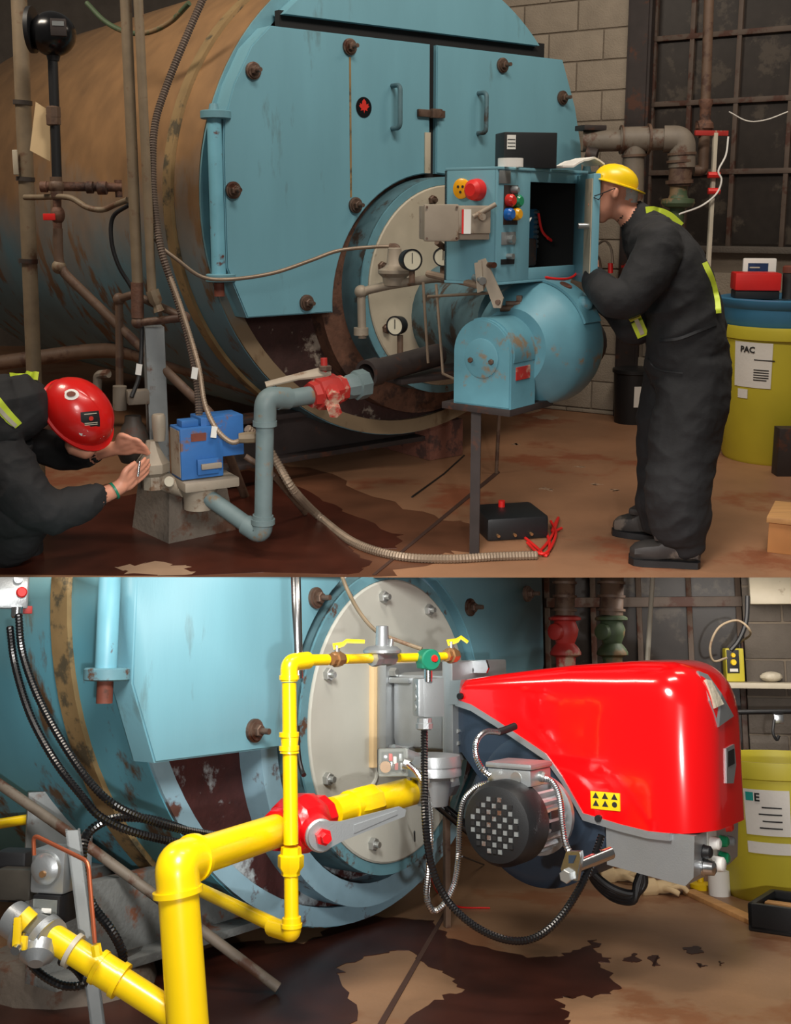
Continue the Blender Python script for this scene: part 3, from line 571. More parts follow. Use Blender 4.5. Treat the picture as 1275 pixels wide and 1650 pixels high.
bf = Fr(A(812, 268, 4.82), 12); ztop = cf.O.z + zt2 + g; Q = lambda x, y: bf.pl(VA, x, y)
t = thing('relay_box', 'open black metal relay box on top of the control cabinet', 'metal box', bf(.12, -.1, Q(850, 268)[1])); z0 = ztop - bf.O.z; z1 = Q(850, 213)[1]; s1 = Q(898, 240)[0]
MB().bx(bf, 0, s1, -.13, 0, z0, z1, .004).build('body', 'black', t)
MB().bx(bf, .012, .05, 0, .002, z1 - .07, z1 - .012).build('paper_label', 'paper', t)
for i in range(3): MB().bx(bf, .014, .048, .002, .003, z1 - .032 - i * .014, z1 - .029 - i * .014).build('print_line', 'ink', t)
tp = A(823, 262, 4.72); tp.z = ztop; MB().tubewall(tp, (0, 0, 1), 0, .035, .052, .035, 28).build('tape_roll', 'white', label='roll of white tape lying on the control cabinet', cat='tape')
pp = A(925, 268, 4.95); pp.z = ztop; f = Fr(pp, 20); vs = []; 
for i in range(9):
    x = -.09 + i * .025; h = .004 + .03 * max(0, math.sin((i - 2) / 6 * 3.14)) 
    for d in (-.1, .07): vs += [f(x, d, h + (.012 if i > 5 else 0)), f(x, d, h + .008 + (.012 if i > 5 else 0))]
fs = []
for i in range(8):
    b = i * 4; c = b + 4; fs += [(b, c, c + 2, b + 2), (b + 1, b + 3, c + 3, c + 1), (b, b + 1, c + 1, c), (b + 2, c + 2, c + 3, b + 3)]
fs += [(0, 2, 3, 1), (32, 33, 35, 34)]
MB().add(vs, fs).build('paper_sheaf', 'paper', label='curled sheaf of papers on the control cabinet beside the black box', cat='papers')
# ---------------------------------------------------------------- gas train of the old burner
plf = Fr(FL(272, 877), -42)
q = plf
def frustum(fr, a0, a1, d0, d1, z0, z1, inset):
    c = [(a0, d0), (a1, d0), (a1, d1), (a0, d1)]; t = [(a0 + inset, d0 + inset), (a1 - inset, d0 + inset), (a1 - inset, d1 - inset), (a0 + inset, d1 - inset)]
    return MB().add([fr(a, d, z0) for a, d in c] + [fr(a, d, z1) for a, d in t], [(3, 2, 1, 0), (4, 5, 6, 7)] + [(i, (i + 1) % 4, 4 + (i + 1) % 4, 4 + i) for i in range(4)])
f2 = Fr(FL(272, 877), 40)
frustum(f2, 0, .36, -.36, 0, 0, .24, .03).build('concrete_plinth', 'concrete', label='rough concrete block under the old gas valve train', cat='plinth')
t = thing('gas_regulator', 'grey mushroom-shaped gas regulator between the technician\'s hands', 'regulator', A(245, 790, 4.95)); P = A(246, 745, 4.9); k = VA.sc(P)
MB().lathe(P, (0, 0, 1), [(-.12, 18 * k), (-.06, 18 * k), (-.04, 27 * k), (-.02, 28 * k), (0, 28 * k), (.03, 20 * k), (.06, 14 * k), (.09, 10 * k), (.10, 9 * k)], 8).build('diaphragm_case', 'cast_old', t, ang=20)
MB().lathe(P + Vector((.035, 0, .10)), (0, 0, 1), [(0, 9 * k), (.06, 11 * k), (.11, 11 * k), (.12, 9 * k)], 18).build('spring_tower', 'cast_old', t)
MB().cyl(P + Vector((-.0, .05, -.09)), P + Vector((.15, -.03, -.11)), .045).build('regulator_outlet', 'cast_old', t)
MB().lathe(A(273, 776, 4.82), (-.2, -1, .1), [(0, .024), (.006, .022)], 16).build('tag_disc', 'silver_tape', t)
t = thing('valve_actuator', 'bright blue box-shaped gas valve actuator beside the kneeling technician', 'actuator', A(330, 800, 4.85)); vf = Fr(A(291, 720, 4.78), 30); Q = lambda x, y, o=0: vf.pl(VA, x, y, o)
z0, z1 = Q(291, 775)[1], Q(291, 692)[1]; s1 = Q(360, 740)[0]; s2 = Q(397, 700)[0]
MB().bx(vf, 0, s1, -.14, 0, z0, z1, .006).build('housing', 'blue_bright', t)
MB().bx(vf, -.002, .0, -.13, -.01, z0 + .01, z1 - .01).build('side_plate', 'cast_old', t)
MB().bx(vf, s1 * .55, s2, -.17, -.03, z0 + .08, z1 + .035, .005).build('terminal_box', 'blue_bright', t)
MB().bx(vf, s1 * .10, s1 * .5, -.10, -.03, z1, z1 + .03, .005).build('conduit_boss', 'blue_bright', t)
MB().bx(vf, s1 * .35, s1 * .85, 0, .02, z0 + .02, z0 + .09, .004).build('indicator_bezel', 'blue_bright', t)
MB().bx(vf, s1 * .42, s1 * .9, .02, .035, z0 + .045, z0 + .07, .004).build('indicator_arm', 'cast_old', t)
MB().bx(vf, s1 * .25, s1 * .6, 0, .003, z1 - .06, z1 - .025).build('orange_label', 'cap_brown', t)
MB().bx(vf, -.0, s1 + .06, -.16, .04, z0 - .05, z0 - .005, .01).build('valve_flange', 'cast_old', t)
MB().lathe(vf(s1 * .5, -.06, z0 - .05), (0, 0, -1), [(0, .09), (.05, .07), (.10, .07)], 20).build('valve_body', 'cast_old', t)
MB().lathe(A(385, 706, 4.84), (1, .1, .03), [(0, .022), (.03, .026), (.07, .026), (.085, .02)], 8).build('conduit_fitting', 'pipe_tan', t)

t = thing('gas_pipe', 'blue-grey gas pipe rising from the floor beside the blue actuator', 'pipe', A(418, 860, 4.72)); P = A(425, 760, 4.72); k = VA.sc(P)
lo, hi = A(424, 845, 4.72), A(428, 650, 4.72)
MB().cyl(lo, hi, 14.5 * k).build('upright', 'blue_pipe', t)
MB().sweep(fillet([A(424, 830, 4.72), A(422, 862, 4.72), A(396, 845, 4.76)], .05), 17 * k, 18).build('elbow', 'blue_pipe', t)
MB().sweep([A(400, 847, 4.755), A(330, 797, 4.86)], 14 * k, 18).build('lower_pipe', 'blue_pipe', t)
MB().sweep(fillet([A(427, 682, 4.72), A(428, 640, 4.72), A(465, 642, 4.80)], .07, 8), 18 * k, 18).build('elbow', 'blue_pipe', t)
MB().sweep([A(446, 646, 4.76), A(505, 636, 4.88)], 15 * k, 18).build('upper_pipe', 'blue_pipe', t)
for a, b in (((424, 836, 4.72), (424, 844, 4.72)), ((427, 678, 4.72), (427, 686, 4.72))): MB().cyl(A(*a), A(*b), 19.5 * k).build('elbow_lip', 'blue_pipe', t)
t = thing('shutoff_valve', 'old red shut-off valve with a flat lever on the blue-grey gas pipe', 'valve', A(528, 665, 4.93)); P0 = A(500, 637, 4.87); P1 = A(560, 624, 5.0); ax = (P1 - P0).normalized(); k = VA.sc(P0)
MB().lathe(P0, ax, [(0, 21 * k), (.03, 23 * k), (.035, 27 * k), (.09, 30 * k), (.14, 27 * k), (.15, 22 * k), (.18, 22 * k)], 8).build('valve_body', 'red_valve', t)
MB().cyl(A(528, 640, 4.92), A(524, 606, 4.92), 14 * k, 10 * k, 8).build('bonnet', 'red_valve', t)
for yy in (650, 628): MB().cyl(A(535, yy, 4.86), A(540, yy + 14, 4.80), 12 * k, 12 * k, 6).build('side_boss', 'red_valve', t)
MB().cyl(A(523, 606, 4.92), A(522, 577, 4.92), 5.5 * k).build('valve_stem', 'red_valve', t)
lf = Fr(A(524, 603, 4.92), 10); e = A(428, 621, 4.84) - A(524, 600, 4.92)
MB().sweep([A(532, 598, 4.93), A(520, 600, 4.92), A(480, 607, 4.88), A(428, 620, 4.84)], [8 * k, 11 * k, 7 * k, 6 * k], 10, flat=.5).build('lever', 'cast_old', t)
MB().nut(A(524, 596, 4.915), (0, 0, 1), 11 * k, .02).build('lever_nut', 'bolt_old', t)
MB().lathe(P1 - ax * .02, ax, [(0, 15 * k), (.02, 20 * k), (.06, 21 * k), (.065, 25 * k), (.12, 25 * k), (.13, 18 * k)], 8).build('pipe_union', 'blue_pipe', t)
P0 = A(590, 603, 5.15); P1 = A(705, 572, 5.6); k = VA.sc(P0)
t = thing('open_pipe_stub', 'dark open pipe end left of the burner after the union is parted', 'pipe', P0)
MB().tubewall(P0, P1 - P0, 0, .08, 23 * k, 17 * k, 28).build('open_collar', 'dark_steel', t); MB().tubewall(P0, P1 - P0, .07, (P1 - P0).length, 20 * k, 17 * k, 24).build('pipe', 'dark_steel', t)
MB().cyl(P0 + (P1 - P0) * .3, P0 + (P1 - P0) * .32, 16 * k).build('inner_plug', 'black_gap', t)
MB().bx(Fr(A(690, 600, 5.55), 38), -.25, .35, -.2, .1, -.03, .0, .01).build('wind_box_floor', 'dark_steel', label='dark plate below the old burner tube', cat='plate')
t = thing('second_valve_set', 'dark old valve behind the red helmet', 'valve', A(205, 700, 5.2)); k = VA.sc(A(205, 680, 5.2))
MB().lathe(A(215, 690, 5.2), (0, 0, 1), [(-.16, 22 * k), (-.1, 30 * k), (0, 20 * k), (.03, 14 * k), (.06, 13 * k)], 16).build('valve_body', 'pipe_dark', t)
MB().bx(Fr(A(222, 640, 5.18), 20), -.05, .05, -.04, .04, -.03, .035, .006).build('solenoid_head', 'pipe_grey', t)
MB().cyl(A(193, 660, 5.2), A(193, 622, 5.2), 11 * k).build('spring_cap', 'pipe_grey', t)
MB().sweep(fillet([A(157, 640, 5.25), A(157, 604, 5.25), A(175, 602, 5.22)], .02), 7 * k, 10).build('vent_elbow', 'pipe_grey', t)

# ---------------------------------------------------------------- lower room's and upper room's floor wear is real: wet patches, joints, hoses
def flat_poly(V, px, z0, z1, m, name, jag=0, **kw):
    pts = [V.fl(x, y) for x, y in px]
    if jag:
        out = []; rnd = random.Random(len(px) * 7 + int(px[0][0]))
        for i, p in enumerate(pts):
            q = pts[(i + 1) % len(pts)]
            for j in range(5):
                v = p.lerp(q, j / 5); v = v + Vector((rnd.uniform(-1, 1), rnd.uniform(-1, 1), 0)) * jag * (0 if j == 0 else 1); out.append(v)
        pts = out
    return MB().prism(W, [(p.x, p.y) for p in pts], 0, 1) if 0 else flat_build(pts, z0, z1, m, name, kw)
def flat_build(pts, z0, z1, m, name, kw):
    n = len(pts); mb = MB().add([(p.x, p.y, z0) for p in pts] + [(p.x, p.y, z1) for p in pts], [tuple(range(n)), tuple(range(2 * n - 1, n - 1, -1))] + [(i, (i + 1) % n, n + (i + 1) % n, n + i) for i in range(n)])
    return mb.build(name, m, smooth=False, **kw)
flat_poly(VA, [(-60, 928), (-60, 790), (150, 790), (300, 752), (420, 735), (520, 760), (600, 800), (700, 830), (780, 850), (760, 880), (700, 900), (640, 928)], .0002, .0006, 'damp', 'damp_patch', .06, label='reddish damp ground around the wet patch by the plinth', cat='damp patch')
flat_poly(VA, [(-60, 926), (-60, 850), (120, 812), (200, 800), (300, 770), (400, 758), (470, 775), (520, 808), (590, 838), (650, 862), (640, 884), (560, 880), (600, 905), (560, 926)], .0005, .0025, 'wet', 'puddle', .035, label='dark reddish wet patch spreading from the concrete plinth', cat='puddle')
flat_poly(VA, [(190, 915), (250, 905), (300, 913), (310, 926), (200, 926)], .0026, .0032, 'mark', 'floor_mark', .03, label='pale scuffed patch in the wet floor, bottom left', cat='mark')
flat_poly(VA, [(600, 927), (606, 927), (806, 762), (802, 758)], .0026, .004, 'joint', 'floor_joint', label='dark slanting floor joint under the burner stand', cat='floor joint')
for i, (x, y, w_) in enumerate(((840, 660, 34), (880, 672, 22), (830, 716, 6), (935, 752, 9), (960, 780, 8), (880, 788, 12), (990, 790, 6))):
    flat_poly(VA, [(x - w_, y), (x, y - w_ * .18), (x + w_, y + 1), (x + w_ * .3, y + w_ * .22)], .0005, .002, 'mark', 'floor_mark', .02, label=['largest pale splash on the floor, just below the fan housing', 'pale splash right of the largest one below the fan housing', 'tiny pale fleck below the mounting plate of the burner', 'pale fleck left of the technician\'s knees', 'pale fleck left of the technician\'s shins', 'long pale fleck above the black test box', 'small pale fleck nearest the technician\'s trouser leg'][i], cat='mark', group='pale splashes on the brown floor')
pipe_thing('thin_wire', [FL(664, 802) + Vector((0, 0, .004)), FL(715, 765) + Vector((0, 0, .004)), FL(748, 735) + Vector((0, 0, .004))], 1.6, 'black', 'thin dark wire on the floor beside the pier', 'wire', n=6)
g = Vector((0, 0, .018))
flexible('flexible_conduit', [A(398, 690, 4.9), A(425, 712, 4.95), A(448, 748, 4.95), A(475, 792, 4.95), FL(515, 838) + g, FL(570, 880) + g, FL(640, 902) + g, FL(720, 907) + g, FL(800, 903) + g, FL(868, 901) + g], 7, 'flex', 'long ribbed conduit lying loose across the floor below the burner', .014)
pipe_thing('drain_tube', [A(395, 735, 5.05), A(440, 765, 5.05), FL(492, 832) + g], 5, 'pipe_brown', 'thin brown pipe slanting to the floor behind the gas riser')
bx_ = Fr(FL(812, 872), 12)
t = thing('test_box', 'black test box with posts on the floor by the red leads', 'box', bx_(.1, -.1, 0))
MB().bx(bx_, -.08, .22, -.28, 0, 0, .11, .02).build('case', 'black_plastic', t)
for s_ in (-.03, .05, .13): MB().cyl(bx_(s_, 0, .03), bx_(s_, .02, .03), .007).build('terminal', 'brass', t)
MB().cyl(bx_(.05, -.2, .11), bx_(.05, -.2, .14), .016).build('red_knob', 'red', t)
for i, p in enumerate(([(845, 868), (865, 885), (880, 898), (886, 880), (880, 858)], [(868, 895), (888, 870), (900, 838), (890, 860), (905, 855)], [(850, 880), (868, 897), (884, 893), (896, 865), (888, 845)])):
    pipe_thing('test_lead', cr([FL(*v) + Vector((0, 0, .008 + .004 * i)) for v in p]), 2.4, 'red', ['red test lead running from the black box in a low curve', 'red test lead standing out farthest right of the black box', 'red test lead in the middle of the tangle by the black box'][i], 'test lead', group='red test leads')
MB().bx(Fr(FL(1236, 890), -25), 0, .35, -.3, 0, 0, .14, .004).build('wooden_block', 'cardboard', label='cut light brown timber block at the right edge of the floor', cat='block')
MB().bx(Fr(FL(1236, 890), -25), -.01, .36, -.31, .01, .14, .165, .003).build('board', 'wood', label='short board lying on the timber block at right', cat='board')
MB().bx(Fr(FL(1252, 768), 0), 0, .3, -.1, 0, 0, .28, .004).build('steel_angle', 'dark_steel', label='dark steel piece standing beside the yellow bin', cat='steel piece')

# ---------------------------------------------------------------- right-hand background
t = thing('header_pipe', 'dusty insulated header pipe with tee and downward elbow beside the window', 'pipe', A(1020, 320, 6.9)); P = A(1020, 225, 6.9); k = VA.sc(P)
MB().cyl(A(940, 228, 6.95), A(1085, 224, 6.85), 17 * k).build('main_pipe', 'pipe_grey', t)
MB().sweep(fillet([A(1070, 224, 6.86), A(1100, 224, 6.84), A(1099, 270, 6.84)], .08, 8), 21 * k, 20).build('elbow', 'pipe_grey', t)
MB().cyl(A(1099, 250, 6.84), A(1095, 300, 6.84), 18 * k).build('drop_pipe', 'pipe_brown', t)
MB().cyl(A(1022, 222, 6.9), A(1020, 330, 6.9), 17 * k).build('branch_pipe', 'pipe_grey', t)
MB().cyl(A(1000, 225, 6.9), A(1046, 224, 6.88), 20 * k).cyl(A(1022, 235, 6.9), A(1022, 250, 6.9), 19 * k).build('tee', 'pipe_grey', t)
for a, b, r in (((1000, 225, 6.9), (1003, 225, 6.9), 23), ((1043, 224, 6.88), (1047, 224, 6.88), 24), ((1099, 246, 6.84), (1099, 250, 6.84), 23), ((1097, 258, 6.84), (1097, 262, 6.84), 22), ((1095, 290, 6.84), (1095, 296, 6.84), 22), ((1022, 249, 6.9), (1022, 253, 6.9), 20)): MB().cyl(A(*a), A(*b), r * k).build('pipe_collar', 'pipe_brown', t)
MB().lathe(A(1094, 300, 6.84), (0, 0, -1), [(0, 14 * k), (.05, 14 * k), (.07, 16 * k), (.075, 26 * k), (.10, 27 * k), (.12, 24 * k), (.13, 12 * k), (.22, 10 * k)], 20).build('check_valve', 'green_valve', t)
MB().bx(Fr(A(943, 222, 6.95), 20), -.05, .1, -.04, .08, .04, .07, .004).cyl(A(945, 248, 6.9), A(962, 252, 6.88), 12 * k).build('pipe_bracket', 'dark_steel', t)
t = thing('steam_riser', 'rusty riser pipe hanging in front of the window with flanged union', 'pipe', A(1135, 280, 7.0)); k = VA.sc(A(1140, 100, 7.0))
MB().cyl(A(1144, -40, 7.0), A(1136, 205, 7.0), 8 * k).build('pipe', 'pipe_brown', t)
MB().lathe(A(1138, 160, 7.0), (0, 0, -1), [(0, 11 * k), (.02, 12 * k), (.05, 9 * k), (.12, 9 * k), (.14, 14 * k), (.17, 15 * k), (.19, 10 * k)], 14).build('union', 'rusty', t)
MB().cyl(A(1124, 208, 7.0), A(1140, 206, 7.0), 14 * k, 9 * k).build('valve_bonnet', 'rusty', t)
MB().sweep(fillet([A(1136, 205, 7.0), A(1133, 275, 7.0), A(1118, 275, 7.0)], .04), 9 * k, 12).build('lower_bend', 'pipe_brown', t)
t = thing('strut_post', 'thin pale strut post with a red cross arm before the window', 'post', drop(A(1146, 430, 6.9))); k = VA.sc(A(1146, 300, 6.9))
MB().bx(Fr(A(1147, 330, 6.9), 10), -.012, .012, -.012, .012, -A(1147, 330, 6.9).z, A(1148, 214, 6.9).z - A(1147, 330, 6.9).z, .002).build('post', 'silver_tape', t)
MB().bx(Fr(A(1120, 215, 6.88), 10), 0, .21, -.01, .01, -.012, .018, .002).build('cross_arm', 'red_valve', t)
for y in (282, 308): MB().cyl(A(1141, y, 6.87), A(1160, y, 6.87), 5 * k, n=8).build('clip', 'red', t)
pipe_thing('white_wire', cr([A(1174, 220, 6.86), A(1170, 250, 6.86), A(1158, 275, 6.85), A(1163, 290, 6.85), A(1155, 312, 6.85), A(1130, 332, 6.83), A(1095, 345, 6.7)]), 1.5, 'white', 'white wire looping from the red cross arm', 'wire', n=6)
pipe_thing('white_wire', cr([A(1175, 180, 7.25), A(1205, 195, 7.25), A(1235, 193, 7.2), A(1270, 180, 7.2)]), 1.0, 'paper', 'faint wire sagging across the window panes', 'wire', n=6)
def bin_(V, px, py, R, H, lab, nm='storage_bin'):
    t = thing(nm, lab, 'bin', V.fl(px, py)); c = V.fl(px, py)
    MB().lathe(c, (0, 0, 1), [(0, R * .84), (.02, R * .87), (H - .08, R * .985), (H - .075, R * 1.03), (H - .02, R * 1.05), (H, R * 1.04), (H, R * .99), (H - .05, R * .96), (.05, R * .82)], 48).build('drum', 'bin_yellow', t)
    return t, c
t, c = bin_(VA, 1243, 735, .345, .83, 'tall yellow plastic drum under the blue tub')
lf = Fr((c.x, c.y), math.degrees(math.atan2(-.55, 1)) * 1.0)
def curved_label(t, c, R0, R1, z0, z1, zt, a0, a1, m, name, off=.004):
    vs = []; n = 8; k = lambda z: R0 + (R1 - R0) * (z / zt) + off
    for i in range(n + 1):
        a = math.radians(a0 + (a1 - a0) * i / n)
        for z in (z0, z1): vs += [Vector((c.x + (k(z) + e) * math.cos(a), c.y + (k(z) + e) * math.sin(a), z)) for e in (-.003, 0)]
    fs = []
    for i in range(n):
        b = i * 4; d = b + 4; fs += [(b + 1, d + 1, d + 3, b + 3), (b, b + 2, d + 2, d), (b, d, d + 1, b + 1), (b + 2, b + 3, d + 3, d + 2)]
    return MB().add(vs, fs + [(0, 1, 3, 2), (n * 4, n * 4 + 2, n * 4 + 3, n * 4 + 1)]).build(name, m, t)
R0, R1 = .345 * .87, .345 * .985
lb = curved_label(t, c, R0, R1, .47, .74, .75, 205, 246, 'paper', 'paper_label')
class CylFr:
    def __init__(s, c, R, a0): s.c = c; s.R = R; s.a0 = math.radians(a0)
    def __call__(s, a, d, z): t = s.a0 + a / s.R; return Vector((s.c.x + (s.R + d) * math.cos(t), s.c.y + (s.R + d) * math.sin(t), z))
cfr = CylFr(c, R0 + (R1 - R0) * .85, 205)
text('PAC', cfr, .045, .012, .68, .05, 'ink', lb, bold=.0015)
for i, (z, w_) in enumerate(((.635, .12), (.575, .09), (.56, .09), (.545, .09), (.53, .09), (.515, .08))): curved_label(lb, c, R0, R1, z, z + .006, .75, 228, 228 + w_ * 170, 'ink', 'print_line', .006)
curved_label(t, c, R0, R1, .40, .455, .75, 210, 222, 'paper', 'paper_label')
tb = thing('blue_tub', 'blue plastic tub set in the mouth of the yellow drum', 'tub', c + Vector((0, 0, .8)))
MB().lathe(c, (0, 0, 1), [(.80, .31), (.83, .335), (.93, .345), (.96, .375), (.985, .38), (.99, .36), (.975, .1), (.975, 0)], 48).build('tub', 'bin_blue', tb)
ft = Fr((c.x, c.y, .985), -8)
t = thing('red_case', 'red plastic case with black base on the blue tub', 'case', ft(-.2, .1, 0))
MB().bx(ft, -.30, -.045, -.02, .16, 0.0, .05, .008).build('base', 'black', t); MB().bx(ft, -.305, -.04, -.03, .17, .05, .155, .012).build('lid', 'red', t)
t = thing('flask', 'dark brown vacuum flask standing on the blue tub', 'flask', ft(.02, .14, 0))
MB().lathe(ft(.02, .1, 0), (0, 0, 1), [(0, .04), (.15, .043), (.155, .038)], 24).build('body', 'boot', t); MB().lathe(ft(.02, .1, .155), (0, 0, 1), [(0, .045), (.035, .045), (.042, .036)], 24).build('cap', 'cap_brown', t)
t = thing('display_panel', 'white framed display with dark blue screen behind the red case', 'display', ft(-.1, -.2, 0)); fd = Fr(ft(-.22, -.12, 0), -8); 
MB().bx(fd, 0, .20, -.03, 0, -.0, .23, .01).build('frame', 'white', t); sc_ = MB().bx(fd, .03, .15, 0, .003, .06, .2).build('screen', 'screen', t)
for i in range(4): MB().bx(fd, .04, .10 + .02 * (i % 2), .003, .004, .17 - i * .028, .178 - i * .028).build('screen_text', 'silver_tape', sc_)
c2 = FL(1018, 680); t = thing('black_pail', 'black plastic pail with white label behind the standing technician', 'pail', c2)
MB().lathe(c2, (0, 0, 1), [(0, .125), (.36, .14), (.365, .15), (.39, .15), (.395, .13)], 32).build('pail', 'black_plastic', t)
curved_label(t, c2, .125, .14, .13, .28, .36, 262, 300, 'paper', 'paper_label')
t = thing('floor_post', 'brown pipe post on a red foot plate behind the blower', 'post', FL(985, 660)); b = FL(985, 660)
MB().cyl(b, b + Vector((0, 0, .55)), .025).build('pipe', 'pipe_brown', t); MB().bx(Fr(b, 10), -.12, .1, -.06, .06, 0, .02, .004).build('foot_plate', 'red_valve', t)
for i, p in enumerate(([(962, 395), (975, 388), (985, 400), (988, 425)], [(955, 410), (965, 415), (970, 440)])):
    pipe_thing('probe_lead', cr([A(x, y, 4.95) for x, y in p]), 2, 'flex', ['thin meter lead curling beside the cabinet door', 'short thick lead beside the cabinet door'][i], 'lead', n=8)
MB().cyl(A(984, 424, 4.95), A(984, 440, 4.95), .011).build('test_probe', 'red', label='red test probe in front of the technician\'s chest', cat='probe')

# ---------------------------------------------------------------- people
def person(name, label, loc, lofts, voxel=.011, smooth=6):
    """lofts: (points, radii, material, flat); all are fused to one continuous skin, coloured by the nearest loft."""
    root = thing(name, label, 'person', loc); mb = MB(); src = []; names = []
    for pts, rad, m, *fl in lofts:
        if m not in names: names.append(m)
        pts = [Vector(q) for q in pts]
        if len(pts) == 2: pts = [pts[0], pts[0].lerp(pts[1], .5), pts[1]]; rad = [rad[0], (rad[0] + rad[1]) / 2, rad[1]]
        KK = max(5, int(sum((a - b).length for a, b in zip(pts, pts[1:])) / (len(pts) - 1) / .012)); p = cr(pts, KK); n = len(pts)
        rr = [rad[min(int(i / KK), n - 2)] * (1 - (i / KK - min(int(i / KK), n - 2))) + rad[min(int(i / KK) + 1, n - 1)] * (i / KK - min(int(i / KK), n - 2)) for i in range(len(p))]
        t0 = (p[0] - p[1]).normalized(); t1 = (p[-1] - p[-2]).normalized()     # rounded ends
        p = [p[0] + t0 * rr[0] * .75, p[0] + t0 * rr[0] * .5] + p + [p[-1] + t1 * rr[-1] * .5, p[-1] + t1 * rr[-1] * .75]; rr = [rr[0] * .4, rr[0] * .8] + rr + [rr[-1] * .8, rr[-1] * .4]
        b = len(mb.v); mb.sweep(p, rr, 24, flat=fl[0] if fl else 1); src += [(v, names.index(m)) for v in mb.v[b:]]
    o = mb.build('body', names[0], root); md = o.modifiers.new('r', 'REMESH'); md.mode = 'VOXEL'; md.voxel_size = voxel
    sm = o.modifiers.new('s', 'SMOOTH'); sm.factor = .5; sm.iterations = smooth
    me = bpy.data.meshes.new_from_object(o.evaluated_get(bpy.context.evaluated_depsgraph_get())); o.modifiers.clear(); o.data = me
    me.materials.clear()
    for m in names: me.materials.append(MATS[m])
    kd = kdtree.KDTree(len(src)); L = rootloc(root)
    for i, (v, _) in enumerate(src): kd.insert(v - L, i)
    kd.balance()
    for p in me.polygons: p.material_index = src[kd.find(p.center)[1]][1]; p.use_smooth = True
    fab = set(); hid = names.index('black_fabric')
    for p in me.polygons:
        if p.material_index == hid: fab.update(p.vertices)
    skin = set(v for p in me.polygons if p.material_index != hid for v in p.vertices)
    nrm = [v.normal.copy() for v in me.vertices]
    for i in fab - skin:       # creases in the cloth
        q = me.vertices[i].co; a = noise.noise(Vector((q.x * 5 + q.z * 4, q.y * 5, q.z * 8 - q.x * 5))); b = noise.noise(Vector((q.x * 14 + q.z * 9, q.y * 14, q.z * 16 - q.x * 8)))
        me.vertices[i].co = q + nrm[i] * ((.5 - abs(a)) * .020 + (.4 - abs(b)) * .006 + .003)
    return root
def hand(lofts, wrist, knuckle, side, curl, k=1.0, spread=.018):
    """Palm, four fingers of unequal length and a thumb; curl is the direction the fingers bend towards."""
    w_, kn = Vector(wrist), Vector(knuckle); ax = (kn - w_).normalized(); sd = (Vector(side) - ax * Vector(side).dot(ax)).normalized(); cu = Vector(curl).normalized()
    for o in (-.022, 0, .022): lofts.append(([w_ + sd * o * .6 * k, w_.lerp(kn, .55) + sd * o * k, kn + sd * o * k], [.020 * k, .020 * k, .015 * k], 'skin', .8))
    for i, (o, ln) in enumerate(((-.033, .062), (-.011, .076), (.011, .08), (.033, .07))):
        b = kn + sd * o * k; p1 = b + ax * ln * .45 * k + cu * .012 * k; p2 = p1 + (ax * .45 + cu * .75) * ln * .42 * k; p3 = p2 + (ax * -.1 + cu) * ln * .3 * k
        lofts.append(([b - ax * .01, p1, p2, p3], [.0092 * k, .0086 * k, .008 * k, .0068 * k], 'skin'))
    t0 = w_.lerp(kn, .35) + sd * .03 * k; t1 = t0 + (sd * .7 + ax * .7) * .035 * k; t2 = t1 + (ax * .9 + cu * .5) * .035 * k
    lofts.append(([w_.lerp(kn, .2) + sd * .012 * k, t0, t1, t2], [.016 * k, .015 * k, .012 * k, .009 * k], 'skin'))
Yp = 4.87
def B_(x, y, dy=0): return A(x, y, Yp + dy)
K = VA.sc(B_(1080, 500))
L = []; Fb = 'black_fabric'
def R(*a): return [v * K for v in a]
# trunk, bent forward over the cabinet
for dy, w_ in ((-.09, 1), (.0, 1.05), (.09, 1)):
    L.append(([B_(1108, 590, dy * .8), B_(1106, 540, dy), B_(1096, 480, dy), B_(1078, 425, dy), B_(1052, 385, dy)], R(62 * w_, 58 * w_, 55 * w_, 50 * w_, 38 * w_), Fb))
L.append(([B_(1050, 395, 0), B_(1026, 358, 0), B_(1014, 348, 0)], R(40, 30, 22), Fb))              # collar
L.append(([B_(1020, 352), B_(1000, 335)], R(20, 20), 'skin'))                                       # neck
# head: cranium, face, jaw
L.append(([B_(1000, 300), B_(983, 303)], R(25, 26), 'skin')); L.append(([B_(982, 315), B_(974, 340)], R(22, 17), 'skin')); L.append(([B_(972, 342), B_(969, 352)], R(12, 10), 'skin'))
L.append(([B_(960, 318), B_(953, 330), B_(956, 336)], R(5, 6, 4), 'skin'))                          # nose
L.append(([B_(962, 346), B_(959, 350)], R(5, 4), 'skin'))                                           # lips
L.append(([B_(992, 306, -.075), B_(991, 318, -.08)], R(6, 5), 'skin'))                              # ear
L.append(([B_(1010, 300), B_(1014, 318)], R(19, 15), 'hair'))
# near arm: shoulder, elbow, forearm into the cabinet
L.append(([B_(1066, 392, -.19), B_(1045, 440, -.23), B_(1018, 482, -.25)], R(34, 33, 28), Fb)); L.append(([B_(1018, 482, -.25), B_(985, 478, -.22), B_(960, 452, .02)], R(29, 26, 20), Fb))
hand(L, B_(958, 448, .03), B_(950, 430, .08), (0, .3, 1), (-.2, .8, -.3))
# far arm, lower
L.append(([B_(1052, 400, .18), B_(1036, 470, .12), B_(1022, 526, .0)], R(32, 32, 30), Fb)); L.append(([B_(1022, 524, .0), B_(992, 500, .06), B_(962, 470, .16)], R(26, 21, 16), Fb))
hand(L, B_(960, 466, .17), B_(954, 446, .2), (0, .3, 1), (-.2, .8, -.3))
